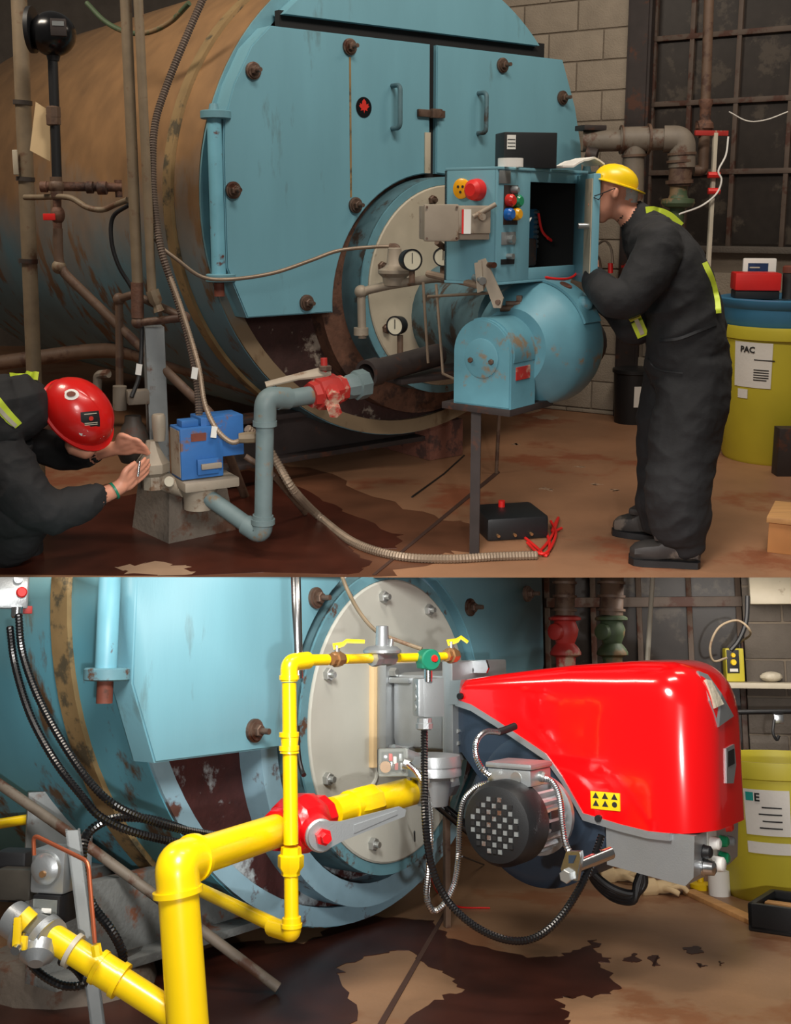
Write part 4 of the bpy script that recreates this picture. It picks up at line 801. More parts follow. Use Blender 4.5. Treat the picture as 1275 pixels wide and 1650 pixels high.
# legs in baggy trousers
near = [B_(1118, 590, -.10), B_(1112, 660, -.14), B_(1098, 745, -.19), B_(1094, 800, -.22), B_(1098, 850, -.23)]
L.append((near, R(58, 56, 50, 50, 44), Fb)); L.append(([B_(1098, 850, -.23), B_(1108, 878, -.24)], R(38, 26), Fb))
far = [B_(1100, 590, .10), B_(1082, 670, .08), B_(1074, 750, .05), B_(1064, 805, .02), B_(1066, 835, 0)]
L.append((far, R(56, 54, 44, 38, 34), Fb))
man = person('person', 'older technician in yellow hard hat and black coveralls leaning into the control cabinet', FL(1070, 905), L, .0085, 5)
# boots
def boot(toe, heel, ank, w_, parent):
    T, H, Nk = Vector(toe), Vector(heel), Vector(ank); u = (T - H).normalized(); v = Vector((0, 0, 1)).cross(u); ln = (T - H).length; vs = []; fs = []; n = 12; m = 9
    prof = [(0, .03), (.04, .045), (.2, .046), (.42, .046), (.6, .052), (.8, .054), (.93, .046), (1.0, .02)]; hts = [.10, .14, .15, .13, .09, .08, .066, .045]
    for (t_, w2), h in zip(prof, hts):
        for j in range(n):
            a = 6.28319 * j / n; y = math.cos(a) * w2 * w_; zz = h * .5 + math.copysign(abs(math.sin(a)) ** .6, math.sin(a)) * h * .5
            vs.append(H + u * t_ * ln + v * y + Vector((0, 0, zz + .018)))
    M_ = len(prof); fs = [(i * n + j, i * n + (j + 1) % n, (i + 1) * n + (j + 1) % n, (i + 1) * n + j) for i in range(M_ - 1) for j in range(n)] + [tuple(range(n)), tuple((M_ - 1) * n + j for j in range(n - 1, -1, -1))]
    bo = MB().add(vs, fs).build('boot', 'boot', parent)
    MB().cyl(H + u * ln * .22 + Vector((0, 0, .1)), H + u * ln * .2 + Vector((0, 0, .24)), .052, .056).build('boot_shaft', 'boot', bo)
    so = []; 
    for (t_, w2) in prof: so.append((t_, w2 * 1.08 + .003))
    P = [H + u * t_ * ln * 1.01 + v * w2 * w_ for t_, w2 in so] + [H + u * t_ * ln * 1.01 - v * w2 * w_ for t_, w2 in reversed(so)]; n = len(P)
    MB().add([(p.x, p.y, .001) for p in P] + [(p.x, p.y, .03) for p in P], [tuple(range(n)), tuple(range(2 * n - 1, n - 1, -1))] + [(i, (i + 1) % n, n + (i + 1) % n, n + i) for i in range(n)]).build('sole', 'black', bo)
    MB().bx(Fr(H + u * ln * .5 + Vector((0, 0, .12)), math.degrees(math.atan2(u.y, u.x))), -.05, .05, -.045, .045, -.01, .022, .012).build('boot_flap', 'boot', bo)
boot(FL(1014, 905), FL(1128, 912) , 0 if 0 else FL(1100, 900), 1.15, man); boot(FL(990, 858), FL(1076, 872), FL(1050, 860), 1.15, man)
def hat(parent, C, up, fwd, r, m, brim=.02, extra=None, back=False):
    up = Vector(up).normalized(); f = Vector(fwd); f = (f - up * f.dot(up)).normalized(); s_ = up.cross(f); n = 36; vs = []; prof = [(0, 1.0), (.16, 1.0), (.36, .965), (.55, .88), (.72, .74), (.86, .54), (.95, .30), (.985, .0)]
    for h, q in prof:
        for j in range(n):
            a = 6.28319 * j / n; rid = 1 + .02 * math.exp(-((math.sin(a)) / .16) ** 2) * (1 if h > .3 else 0)
            vs.append(C + f * math.cos(a) * r * 1.14 * max(q, .002) * rid + s_ * math.sin(a) * r * .93 * max(q, .002) + up * h * r * rid)
    m_ = len(prof); fs = [(i * n + j, i * n + (j + 1) % n, (i + 1) * n + (j + 1) % n, (i + 1) * n + j) for i in range(m_ - 1) for j in range(n)]
    h = MB().add(vs, fs + [tuple((m_ - 1) * n + j for j in range(n))]).build('hard_hat', m, parent, ang=50)
    vs = []
    for j in range(n):
        a = 6.28319 * j / n; e = brim * (1 + 2.2 * max(0, math.cos(a)) ** 2)
        for q, hh in ((1.0, .05), (1.0, -.02)): vs.append(C + f * math.cos(a) * r * 1.13 * q + s_ * math.sin(a) * r * .92 * q + up * hh * r)
        for hh in (-.06, 0): vs.append(C + f * math.cos(a) * (r * 1.14 + e) + s_ * math.sin(a) * (r * .93 + e) + up * hh * r)
    fs = []
    for j in range(n):
        b = j * 4; d = ((j + 1) % n) * 4; fs += [(b, d, d + 3, b + 3), (b + 3, d + 3, d + 2, b + 2), (b + 2, d + 2, d + 1, b + 1), (b + 1, d + 1, d, b)]
    MB().add(vs, fs).build('brim', m, h); return h, f, s_, up
hat(man, B_(992, 297), (.28, 0, .96), (1, 0, -.28), 31 * K, 'helmet_yellow', .012)
MB().sweep([B_(958, 316, -.06), B_(972, 311, -.085), B_(992, 303, -.088)], .0022, 6).sweep([B_(957, 318, -.055), B_(965, 322, -.07), B_(972, 312, -.085)], .0022, 6).build('glasses', 'black', man)
def band(parent, pts, wd, th, m, name, nrm):
    """A strip of tape along pts, wd wide, standing th proud along nrm."""
    p = cr(pts, 5); vs = []; n = len(p)
    for i, q in enumerate(p):
        t_ = (p[min(i + 1, n - 1)] - p[max(i - 1, 0)]).normalized(); nn = Vector(nrm if not callable(nrm) else nrm(q)).normalized(); b = t_.cross(nn).normalized()
        vs += [q - b * wd / 2, q + b * wd / 2, q + b * wd / 2 + nn * th, q - b * wd / 2 + nn * th]
    fs = [(i * 4 + a, i * 4 + (a + 1) % 4, i * 4 + 4 + (a + 1) % 4, i * 4 + 4 + a) for i in range(n - 1) for a in range(4)] + [(0, 1, 2, 3), tuple((n - 1) * 4 + a for a in (3, 2, 1, 0))]
    return MB().add(vs, fs).build(name, m, parent)
def onbody(root, pts, nrm, lift=.003):
    """Drop points onto the body surface along -nrm."""
    o = [c for c in root.children if c.name.startswith('body')][0]; out = []; L_ = rootloc(root); d = -Vector(nrm).normalized()
    for q in pts:
        ok, loc, no, _ = o.ray_cast(Vector(q) - L_ - d * .6, d); out.append((loc + L_ - d * lift) if ok else Vector(q))
    return out
vw = Vector((.22, -.97, .05)) * -1; vw = Vector((-.22, -.97, .1))
def strip(root, px, wd, m, name, dy=0, view=vw, lift=.004, Y=None):
    p = onbody(root, cr([A(x, y, (Y or Yp) + dy) for x, y in px], 4), view, lift); return band(root, p, wd, .003, m, name, view)
b1 = strip(man, [(1130, 428), (1142, 455), (1149, 482), (1151, 506)], .034, 'hivis', 'reflective_band'); strip(man, [(1041, 342), (1060, 340), (1080, 348), (1098, 364)], .03, 'hivis', 'reflective_band')
strip(man, [(1024, 512), (1030, 526), (1037, 542)], .05, 'hivis', 'reflective_band', lift=.008); strip(man, [(1025, 514), (1031, 527), (1036, 539)], .018, 'silver_tape', 'reflective_tape', lift=.013)
strip(man, [(1062, 548), (1090, 545), (1120, 534), (1150, 522)], .012, 'black', 'waist_seam')
p = onbody(man, [A(1008, 420, Yp - .3)], vw, .002)[0]; ef = Fr(p, 12); em = MB().tubewall(p, ef.n, 0, .003, .017, .009, 20).bx(ef, -.03, .012, 0, .003, -.004, .006).build('chest_emblem', 'ink_red', man)
MB().bx(ef, .014, .05, 0, .003, -.001, .005).build('emblem_print', 'white', em)
for px in ([(1040, 570), (1058, 592), (1098, 598)],): strip(man, px, .006, 'black', 'pocket_edge')

# kneeling technician at the far left
Yk = 4.72; K = VA.sc(A(100, 700, Yk)); L = []
def Kn(x, y, dy=0): return A(x, y, Yk + dy)
for dy in (-.12, 0, .12): L.append(([Kn(-60, 800, dy), Kn(-35, 735, dy), Kn(0, 672, dy * .95), Kn(36, 655, dy * .7)], R(68, 68, 66, 50), Fb))
L.append(([Kn(44, 658), Kn(60, 660)], R(34, 27), Fb)); L.append(([Kn(66, 664), Kn(95, 672)], R(25, 24), 'skin'))
L.append(([Kn(108, 662), Kn(140, 684)], R(37, 34), 'skin')); L.append(([Kn(128, 712, 0), Kn(140, 722, 0)], R(26, 20), 'skin'))
L.append(([Kn(40, 690, .17), Kn(75, 720, .22), Kn(118, 730, .22), Kn(148, 728, .2)], R(34, 30, 26, 22), Fb)); L.append(([Kn(145, 728, .2), Kn(175, 724, .18), Kn(192, 722, .16)], R(17, 13, 11), 'skin'))
hand(L, Kn(190, 722, .16), Kn(214, 717, .13), (0, -.5, .9), (.25, .45, -.8), 1.15)
L.append(([Kn(0, 735, -.2), Kn(40, 800, -.24), Kn(85, 826, -.22)], R(44, 38, 33), Fb)); L.append(([Kn(85, 826, -.22), Kn(120, 815, -.18), Kn(152, 802, -.12)], R(32, 27, 22), Fb)); L.append(([Kn(150, 803, -.12), Kn(176, 794, -.06), Kn(196, 783, -.03)], R(16, 13, 12), 'skin'))
hand(L, Kn(195, 783, -.03), Kn(214, 770, .0), (0, -.5, .9), (.2, .85, .35), 1.15)
L.append(([Kn(-50, 810, -.1), Kn(0, 815, -.16), Kn(48, 820, -.18)], R(60, 52, 46), Fb)); L.append(([Kn(45, 820, -.16), Kn(25, 860, -.12), Kn(0, 885, -.05)], R(42, 40, 36), Fb)); L.append(([Kn(-40, 830, .2), Kn(0, 860, .15), Kn(35, 885, .05)], R(52, 46, 34), Fb))
kid = person('person', 'crouching technician in red hard hat and black coveralls working on the regulator', FL(10, 900), L, .0065, 4)
C = Kn(124, 666, -.0); h, f, s_, up = hat(kid, C, (.62, -.55, .45), (.45, .25, -.8), 54 * K, 'helmet_red', .008)
def sticker(parent, C, r, f, s_, up, a, b, w_, hh, m, name='sticker', rnd=True):
    d = (f * math.cos(a) * math.cos(b) * 1.14 + s_ * math.sin(a) * math.cos(b) * .93 + up * math.sin(b)); P = C + d * r; n = (f * math.cos(a) * math.cos(b) + s_ * math.sin(a) * math.cos(b) + up * math.sin(b)).normalized()
    x = Vector((0, 0, 1)).cross(n).normalized(); y = n.cross(x); vs = []; fs = []; N = 20
    class SF:
        n_ = n
        def __call__(s, a_, d_, z_): q = P + x * a_ + y * z_; e = q - C; l = Vector((e.dot(f) / 1.14, e.dot(s_) / .93, e.dot(up))); g_ = l / l.length * r; return C + f * g_.x * 1.14 + s_ * g_.y * .93 + up * g_.z + n * d_
    sf_ = SF()
    out = [(w_ * math.cos(6.283 * i / N), hh * math.sin(6.283 * i / N)) for i in range(N)] if rnd else [(-w_, -hh), (0, -hh), (w_, -hh), (w_, 0), (w_, hh), (0, hh), (-w_, hh), (-w_, 0)]
    vs = [sf_(p[0] * q, .004, p[1] * q) for q in (1, .6) for p in out] + [sf_(0, .005, 0)]; nn = len(out)
    fs = [(i, (i + 1) % nn, nn + (i + 1) % nn, nn + i) for i in range(nn)] + [(nn + i, nn + (i + 1) % nn, 2 * nn) for i in range(nn)]
    return MB().add(vs, fs).build(name, m, parent), sf_
HT = (h, C, 54 * K, f, s_, up)
def locate(px, py):
    """angles on the hat of the point the given ray meets"""
    d = VA.d(px, py).normalized(); o = VA.C; best = None
    for i in range(0, 4000):
        q = o + d * (4.0 + i * .0004); e = (q - C); l = Vector((e.dot(f) / 1.14, e.dot(s_) / .93, e.dot(up)))
        if l.length <= 54 * K: return math.atan2(l.y, l.x), math.asin(max(-1, min(1, l.z / l.length)))
    return None
for (px, py, w_, hh, m, rd) in ((115, 636, .032, .026, 'white', True), (177, 641, .024, .034, 'white', True), (146, 676, .042, .036, 'black', False), (135, 697, .02, .016, 'white', True), (166, 702, .022, .014, 'white', True)):
    g_ = locate(px, py)
    if g_:
        st, sf_ = sticker(*HT, *g_, w_, hh, m, rnd=rd)
        if m == 'black':
            MB().add([sf_(.010 * math.cos(6.283 * i / 12), .008, .006 + .010 * math.sin(6.283 * i / 12)) for i in range(12)], [tuple(range(12))]).build('sticker_mark', 'ink_red', st, smooth=False)
            for zz in (-.016, -.024, .024): MB().add([sf_(a_, .008, b_) for a_, b_ in ((-.028, zz), (.028, zz), (.028, zz + .004), (-.028, zz + .004))], [(0, 1, 2, 3)]).build('sticker_print', 'silver_tape', st, smooth=False)
        elif w_ > .023: MB().add([sf_(.6 * w_ * math.cos(6.283 * i / 12), .0075, .5 * hh * math.sin(6.283 * i / 12)) for i in range(12)], [tuple(range(12))]).build('sticker_mark', 'cap_brown', st, smooth=False)
vk = Vector((.18, -.97, .3))
strip(kid, [(15, 606), (35, 603), (62, 606)], .036, 'hivis', 'reflective_band', view=vk, Y=Yk); strip(kid, [(12, 660), (28, 680), (44, 698)], .045, 'hivis', 'reflective_band', view=vk, Y=Yk)
strip(kid, [(14, 668), (28, 684), (42, 698)], .016, 'silver_tape', 'reflective_tape', view=vk, Y=Yk, lift=.008)
p = Kn(184, 791, -.05); MB().tubewall(p, Kn(196, 783, -.03) - Kn(176, 794, -.06), -.004, .006, .039, .034, 24).build('wristband', 'green', kid)
MB().cyl(Kn(222, 768, -.03), Kn(225, 744, .0), .006).build('screwdriver', 'chrome', label='small steel tool in the crouching technician\'s lower hand', cat='tool')
# ================================================================ LOWER ROOM
CUR[0] = 'B'
A = VB.at; FL = VB.fl
O = A(620, 1150, 4.8); f0 = Fr((O.x, O.y), 55); fb = Fr(f0(.08, 0, 0), 55)
struct(MB().bx(W, -5, 5, 3.2, 11, -.05, 0), 'floor', 'floor_new', smooth=False)
wf = Fr((A(1200, 1000, 6.6).x, 6.6), -15)
def wp(x, y, off=0): return wf.pl(VB, x, y, off)
sJ = wp(1196, 960)[0]; sl = wp(1050, 967)[1]
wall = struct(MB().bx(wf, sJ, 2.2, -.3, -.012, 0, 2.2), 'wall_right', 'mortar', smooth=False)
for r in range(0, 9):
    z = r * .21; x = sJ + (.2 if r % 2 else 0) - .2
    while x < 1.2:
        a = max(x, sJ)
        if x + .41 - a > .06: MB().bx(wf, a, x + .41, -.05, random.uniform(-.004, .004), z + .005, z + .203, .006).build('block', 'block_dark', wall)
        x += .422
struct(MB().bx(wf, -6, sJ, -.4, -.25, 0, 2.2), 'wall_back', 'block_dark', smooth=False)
win = thing('window_2', '', '', wf(sJ, -.1, 0)); del win['label'], win['category']; win['kind'] = 'structure'
cols = [wp(x, 1000)[0] for x in (880, 955, 1030, 1112)] + [sJ - .02]; rows = [.25, sl, sl + .62]
for c in cols: MB().bx(wf, c - .016, c + .016, -.12, -.05, .25, 2.2, .004).build('mullion', 'frame_steel', win)
MB().bx(wf, cols[0], sJ, -.13, -.03, sl - .04, sl + .02, .006).build('window_transom', 'frame_steel', win)
MB().bx(wf, cols[0], sJ, -.2, .0, .2, .26, .006).build('window_sill', 'block_dark', win)
for i in range(len(cols) - 1):
    for j in range(2): MB().bx(wf, cols[i] + .016, cols[i + 1] - .016, -.09, -.084, rows[j] + .02, rows[j + 1] - .03).build('pane', 'pane', win, smooth=False)

cz = .82
bb, drs, plB = boiler(fb, cz, 'cyan boiler with clean grey burner plate and dark red refractory, seen close up', 'shell_new', 'refractory', 'grey_plate', (102, 62, 158, 203, 250, 22), 'bolt_new',
    [(-.55, .515, 1), (.61, .50, 1), (-.89, .035, 1), (1.18, .58, 1)], -1.47, 1.36, 3.6, (-1.53, -.06, .27, 1.0), 'blue_pale', (.75, .66), 'blue_pale', .62, .03, 1.26, .03, .10, 'shell_new', -.035)
MB().sweep(fillet([plB_ for plB_ in [fb(-.18, .031, cz + .36), fb(-.18, .031, cz - .20), fb(-.30, .031, cz - .30)]], .02), .009, 8).build('weld_seam', 'grey_plate', bb)
MB().bx(fb, -1.5, .45, -.42, -.36, .08, .36, .006).build('base_channel', 'pier_grey', bb); MB().bx(fb, -1.5, .45, -.36, -.26, .08, .11, .004).build('channel_flange', 'pier_grey', bb)
pf = Fr(FL(606, 1448), 55)
MB().bx(pf, 0, .4, -.7, 0, 0, .13, .012).build('concrete_pier', 'pier_grey', label='grey-painted concrete pier with a red-stained end under the cyan boiler', cat='pier')
MB().bx(pf, .02, .12, -.30, -.18, .13, .45, .006).build('support_leg', 'grey_steel', bb)
MB().bx(Fr(A(640, 1345, 5.2), 55), -.1, .35, -.02, 0, -.06, .12, .004).build('skirt_plate', 'blue_edge', bb)
sp = Fr(A(45, 1300, 4.3), 30)
MB().bx(sp, 0, .22, -.02, 0, -A(45, 1300, 4.3).z, .05, .004).bx(sp, .2, .23, -.02, .06, -A(45, 1300, 4.3).z, .04, .004).build('saddle_plate', 'grey_steel', bb)
MB().bx(Fr(A(150, 1440, 4.5), 50), -.1, .12, -.3, 0, -A(150, 1440, 4.5).z, .1, .01).build('saddle_foot', 'pier_grey', bb)

# ---------------------------------------------------------------- yellow gas pipework
def px(P): return VB.sc(P)
t = thing('gas_main', 'thick yellow gas main with a large elbow turning down at the lower left', 'pipe', A(300, 1640, 3.12)); k = px(A(285, 1400, 3.12))
E0 = A(284, 1392, 3.12); V1 = A(448, 1338, 3.62)
MB().sweep([E0 + (V1 - E0) * .10, V1], .05, 28).build('horizontal_pipe', 'yellow_pipe', t)
MB().sweep(fillet([E0 + (V1 - E0).normalized() * .085, E0, A(288, 1432, 3.12)], .065, 10), .058, 28).build('elbow', 'yellow_pipe', t)
MB().cyl(A(286, 1420, 3.12), A(304, 1665, 3.12), .054, n=28).build('down_pipe', 'yellow_pipe', t)
MB().cyl(A(286, 1432, 3.12), A(287, 1441, 3.12), .066, n=28).build('elbow_lip', 'yellow_pipe', t)
d_ = (V1 - E0).normalized(); MB().cyl(E0 + d_ * .075, E0 + d_ * .09, .064, n=28).build('elbow_lip', 'yellow_pipe', t)
V2, V3 = A(535, 1309, 3.86), A(697, 1266, 4.3)
MB().cyl(V2, V3, .049, n=28).build('burner_pipe', 'yellow_pipe', t)
d2 = (V3 - V2).normalized(); MB().lathe(V2 + d2 * .10, d2, [(0, .056), (.02, .062), (.10, .062), (.12, .056)], 8).build('union', 'yellow_pipe', t)
MB().cyl(V2 + d2 * .085, V2 + d2 * .17, .056, n=24).build('pipe_socket', 'yellow_pipe', t)
t = thing('ball_valve', 'bright red ball valve with a long grey lever on the yellow gas main', 'valve', A(480, 1370, 3.75)); c = V1.lerp(V2, .45); dd = (V2 - V1).normalized()
MB().lathe(V1 - dd * .01, dd, [(0, .062), (.02, .068), (.05, .066), (.07, .088), (.12, .094), (.17, .088), (.20, .068), (.235, .070), (.25, .06)], 10).build('valve_body', 'red_new', t)
sn = Vector((.35, -.93, 0)).normalized(); h0 = A(515, 1345, 3.62)
MB().cyl(c, h0, .06, .052).build('stem_housing', 'red_new', t)
MB().lathe(h0, sn, [(0, .050), (.018, .050), (.022, .044), (.03, .044)], 28).build('lever_hub', 'cast', t)
hl = Fr(h0 + sn * .02, math.degrees(math.atan2(sn.x, -sn.y))); q1 = hl.pl(VB, 652, 1308); z1, = (q1[1],)
MB().prism(hl, [(-.01, .045), (.06, .04), (q1[0] - .02, z1 + .018), (q1[0], z1 + .008), (q1[0] - .004, z1 - .012), (.07, -.015), (.0, -.045)], 0, .014, .004).build('lever', 'cast', t)
MB().prism(hl, [(.10, .028), (q1[0] - .03, z1 + .008), (q1[0] - .03, z1 - .004), (.10, .004)], .014, .018, .002).build('lever_rib', 'cast', t)
MB().lathe(h0 + sn * .03, sn, [(0, .026), (.02, .026), (.022, .016), (.05, .015)], 6).build('stem_nut', 'red_new', t)
t = thing('pilot_gas_line', 'thin yellow pilot gas line rising in front of the red valve to the burner top', 'pipe', A(470, 1505, 3.5)); Yv = 3.5; k = px(A(468, 1300, Yv))
MB().cyl(A(466, 1100, Yv), A(469, 1360, Yv), 12 * k).build('upper_riser', 'yellow_pipe', t); MB().cyl(A(469, 1390, Yv), A(470, 1480, Yv), 11.5 * k).build('lower_riser', 'yellow_pipe', t)
H0, H1 = A(490, 1064, 3.55), A(745, 1056, 4.25)
MB().sweep(fillet([A(466, 1098, Yv), A(466, 1068, Yv), A(496, 1064, 3.57)], .045, 8), 14.5 * k, 20).build('elbow', 'yellow_pipe', t)
for y in (1088, 1180, 1202): MB().cyl(A(466, y, Yv), A(466, y + 7, Yv), 16.5 * k).build('pipe_bead', 'yellow_pipe', t)
MB().lathe(A(467, 1183, Yv), (0, 0, -1), [(0, 14 * k), (.01, 15 * k), (.04, 13 * k), (.055, 16 * k)], 20).build('reducer', 'yellow_pipe', t)
MB().lathe(A(469, 1376, Yv), (0, 0, -1), [(-.02, 16 * k), (0, 17 * k), (.004, 21 * k), (.035, 21 * k), (.05, 15 * k), (.06, 15 * k)], 8).build('union', 'yellow_pipe', t)
MB().cyl(H0, A(527, 1063, 3.64), 9.5 * k).build('feed_pipe', 'yellow_pipe', t); MB().cyl(A(556, 1062, 3.7), A(596, 1061, 3.83), 8.5 * k).build('feed_pipe', 'yellow_pipe', t); MB().cyl(A(642, 1060, 3.92), A(676, 1059, 4.0), 8 * k).build('feed_pipe', 'yellow_pipe', t); MB().cyl(A(700, 1058, 4.07), A(722, 1057, 4.12), 7.5 * k).build('feed_pipe', 'yellow_pipe', t)
MB().sweep(fillet([A(470, 1478, Yv), A(471, 1503, Yv), A(440, 1494, 3.62)], .03, 8), 15 * k, 18).build('elbow', 'yellow_pipe', t)
MB().cyl(A(462, 1500, 3.55), A(172, 1362, 4.9), .022).build('return_pipe', 'yellow_pipe', t)
MB().cyl(A(470, 1488, Yv), A(470, 1494, Yv), 17 * k).build('pipe_bead', 'yellow_pipe', t)
def bvalve(x, y, Y, hx, hy, label):
    t = thing('pilot_ball_valve', label, 'valve', A(x, y + 10, Y), 'brass pilot valves'); k = px(A(x, y, Y)); d = (H1 - H0).normalized()
    MB().lathe(A(x, y, Y) - d * 14 * k, d, [(0, 10 * k), (8 * k, 10 * k), (9 * k, 13 * k), (20 * k, 13 * k), (21 * k, 10 * k), (28 * k, 10 * k)], 8).build('body', 'brass', t)
    MB().cyl(A(x, y - 6, Y), A(x, y - 22, Y), 5 * k).build('stem', 'bolt_new', t)
    MB().sweep([A(x - 6, y - 20, Y), A(x + 10, y - 24, Y), A(x + 16, y - 29, Y), A(hx, hy, Y)], [7 * k, 5 * k, 4.5 * k, 4 * k], 8, flat=.5).build('lever', 'yellow', t)
bvalve(543, 1062, 3.67, 588, 1034, 'brass ball valve with yellow lever left of the pilot regulator'); bvalve(727, 1056, 4.13, 754, 1035, 'brass ball valve with yellow lever nearest the red burner hood')
t = thing('pilot_regulator', 'shiny silver pilot gas regulator with round cap on the yellow line', 'regulator', A(616, 1070, 3.87)); c = A(616, 1060, 3.87); k = px(c); d = (H1 - H0).normalized()
MB().lathe(c - d * 26 * k, d, [(0, 13 * k), (12 * k, 14 * k), (16 * k, 12 * k), (38 * k, 12 * k), (42 * k, 14 * k), (52 * k, 13 * k)], 8).build('body', 'cast', t)
MB().lathe(c + Vector((0, 0, 4 * k)), (0, 0, 1), [(0, 22 * k), (4 * k, 31 * k), (8 * k, 31 * k), (14 * k, 24 * k), (16 * k, 11 * k), (46 * k, 10 * k), (47 * k, 8 * k)], 28).build('diaphragm_cap', 'cast', t)
MB().cyl(c + Vector((14 * k, 0, 18 * k)), c + Vector((15 * k, 0, 30 * k)), 4 * k).build('vent_plug', 'bolt_new', t)
t = thing('solenoid_valve', 'green solenoid valve with a red button on the pilot line', 'solenoid valve', A(692, 1080, 3.98)); c = A(691, 1063, 3.98); k = px(c)
vf = Fr(c, 25); MB().lathe(c - vf.n * .03, vf.n, [(0, 17 * k), (.05, 17 * k), (.055, 15 * k)], 24).bx(vf, -16 * k, 14 * k, -.03, .02, -14 * k, 4 * k, .006).build('coil', 'green', t)
MB().lathe(vf(.01, .025, 2 * k), vf.n, [(0, 6 * k), (.006, 5 * k)], 16).build('red_button', 'red', t); MB().lathe(vf(.02, -.04, 0), vf.u, [(0, 13 * k), (9 * k, 13 * k)], 20).build('end_cap', 'black', t)
MB().cyl(A(690, 1078, 3.98), A(690, 1098, 3.98), 7 * k).build('conduit_nipple', 'chrome', t)
t = thing('junction_box', 'small galvanised junction box with red label hanging under the solenoid', 'junction box', A(690, 1165, 3.98)); jf = Fr(A(680, 1125, 3.97), 20); Q = lambda x, y: jf.pl(VB, x, y)
z0, z1 = Q(690, 1155)[1], Q(690, 1093)[1]; s1 = Q(715, 1120)[0]; s0 = Q(674, 1120)[0]
MB().bx(jf, s0, s1, -.06, 0, z0, z1, .008).build('box', 'cast', t); MB().bx(jf, s0 + .03, s1 - .006, 0, .002, (z0 + z1) / 2 + .01, z1 - .01).build('red_label', 'red_valve', t)
MB().bx(jf, s0 + .02, s1, 0, .003, z0 + .0, z1 - .0, .001).build('cover', 'cast', t)
for z in (z0 + .03, (z0 + z1) / 2, z1 - .03): MB().cyl(jf(s0, -.03, z), jf(s0 - .002, -.03, z), .012, n=14).build('knockout', 'bolt_new', t)
MB().lathe(A(684, 1157, 3.98), (0, 0, -1), [(0, .026), (.015, .026), (.018, .03), (.035, .03), (.04, .022)], 10).build('conduit_nut', 'cast', t)

# ---------------------------------------------------------------- red burner
FH = Fr((A(735, 1180, 4.42).x, 4.42), -35); S = lambda x, y, o=0: FH.pl(VB, x, y, o)
t = thing('burner', 'large new red-hooded burner with grey casting bolted to the cyan boiler', 'burner', FH(.4, -.2, .3))
top = [S(x, y) for x, y in ((733, 1097), (800, 1086), (900, 1073), (1000, 1066), (1060, 1067), (1120, 1072))]
bot = [S(x, y) for x, y in ((733, 1126), (760, 1135), (800, 1160), (880, 1214), (906, 1250), (940, 1310), (1000, 1328), (1045, 1339), (1100, 1345), (1135, 1345))]
def interp(tab, s):
    if s <= tab[0][0]: return tab[0][1]
    for (a, b), (c, d) in zip(tab, tab[1:]):
        if s <= c: return b + (d - b) * (s - a) / (c - a)
    return tab[-1][1]
SE = .975
def hood_ring(s, grow=0):
    zt, zb = interp(top, s), interp(bot, s); w_ = .34 + .16 * min(1, s / .5); rr = .13 * min(1, .35 + s); r0 = .17; ins = 0; dz = 0
    if s > SE - r0:
        q = (s - (SE - r0)) / r0; ins = .14 * (1 - math.sqrt(max(0, 1 - q * q))); dz = .13 * (1 - math.sqrt(max(0, 1 - q * q)))
    a, b = -ins, -w_ + ins; zt -= dz; rr = min(rr, (zt - zb) * .6, (a - b) * .45); pts = [(a + grow, zb)]
    N = 7
    for i in range(4): pts.append((a + grow + (-.025 + .0) * (i / 3) ** 2 * min(1, s * 2), zb + (zt - rr - zb) * i / 3 + .002))
    a2 = pts[-1][0]
    for i in range(1, N + 1): g = math.pi / 2 * i / N; pts.append((a2 - rr + rr * math.cos(g), zt - rr + rr * math.sin(g)))
    for i in range(0, N + 1): g = math.pi / 2 * (1 + i / N); pts.append((b + rr + rr * math.cos(g), zt - rr + rr * math.sin(g)))
    pts.append((b, zb)); return pts
ss = [0, .04] + [q[0] for q in bot[1:-2]] + [.15, .25, .33, .45, .55, .65, .72, .78] + [SE - .17 + .17 * math.sin(i / 10 * math.pi / 2) for i in range(11)]; ss = sorted(set(round(v, 4) for v in ss if 0 <= v <= SE))
rings = [[FH(s, d, z) for d, z in hood_ring(s)] for s in ss]; n = len(rings[0])
hood = MB().add([v for r in rings for v in r], [(i * n + j, i * n + j + 1, (i + 1) * n + j + 1, (i + 1) * n + j) for i in range(len(rings) - 1) for j in range(n - 1)] + [(i * n + n - 1, i * n, (i + 1) * n, (i + 1) * n + n - 1) for i in range(len(rings) - 1)] + [tuple(range(n)), tuple((len(rings) - 1) * n + j for j in range(n - 1, -1, -1))]).build('hood', 'red_hood', t, ang=38)
# grey trim under the hood's edge
tr = [(s, interp(bot, s)) for s in [0] + [q[0] for q in bot if 0 < q[0] < SE - .12] + [SE - .13]]
for i, ((a, za), (b, zb)) in enumerate(zip(tr, tr[1:])): MB().prism(FH, [(a, za), (b, zb), (b, zb - .024), (a, za - .024)], -.34 - .16 * min(1, a / .5), .006, .003).build('trim', 'cast', t)
MB().prism(FH, [(-.02, interp(top, 0) + .0), (.03, interp(top, 0) + .004), (.012, interp(bot, 0) - .02), (-.03, interp(bot, 0) - .02)], -.36, .008, .003).build('front_trim', 'cast', t)
for x, y in ((741, 1122), (964, 1319)): s, z = S(x, y, .01); MB().cyl(FH(s, -.02, z), FH(s, .014, z), .012, n=14).build('hood_screw', 'black', hood)
s0, z1 = S(950, 1275, .012); s1, z0 = S(998, 1308, .012)
sk = MB().bx(FH, s0, s1, -.008, .004, z0, z1, .001).build('warning_label', 'yellow', hood)
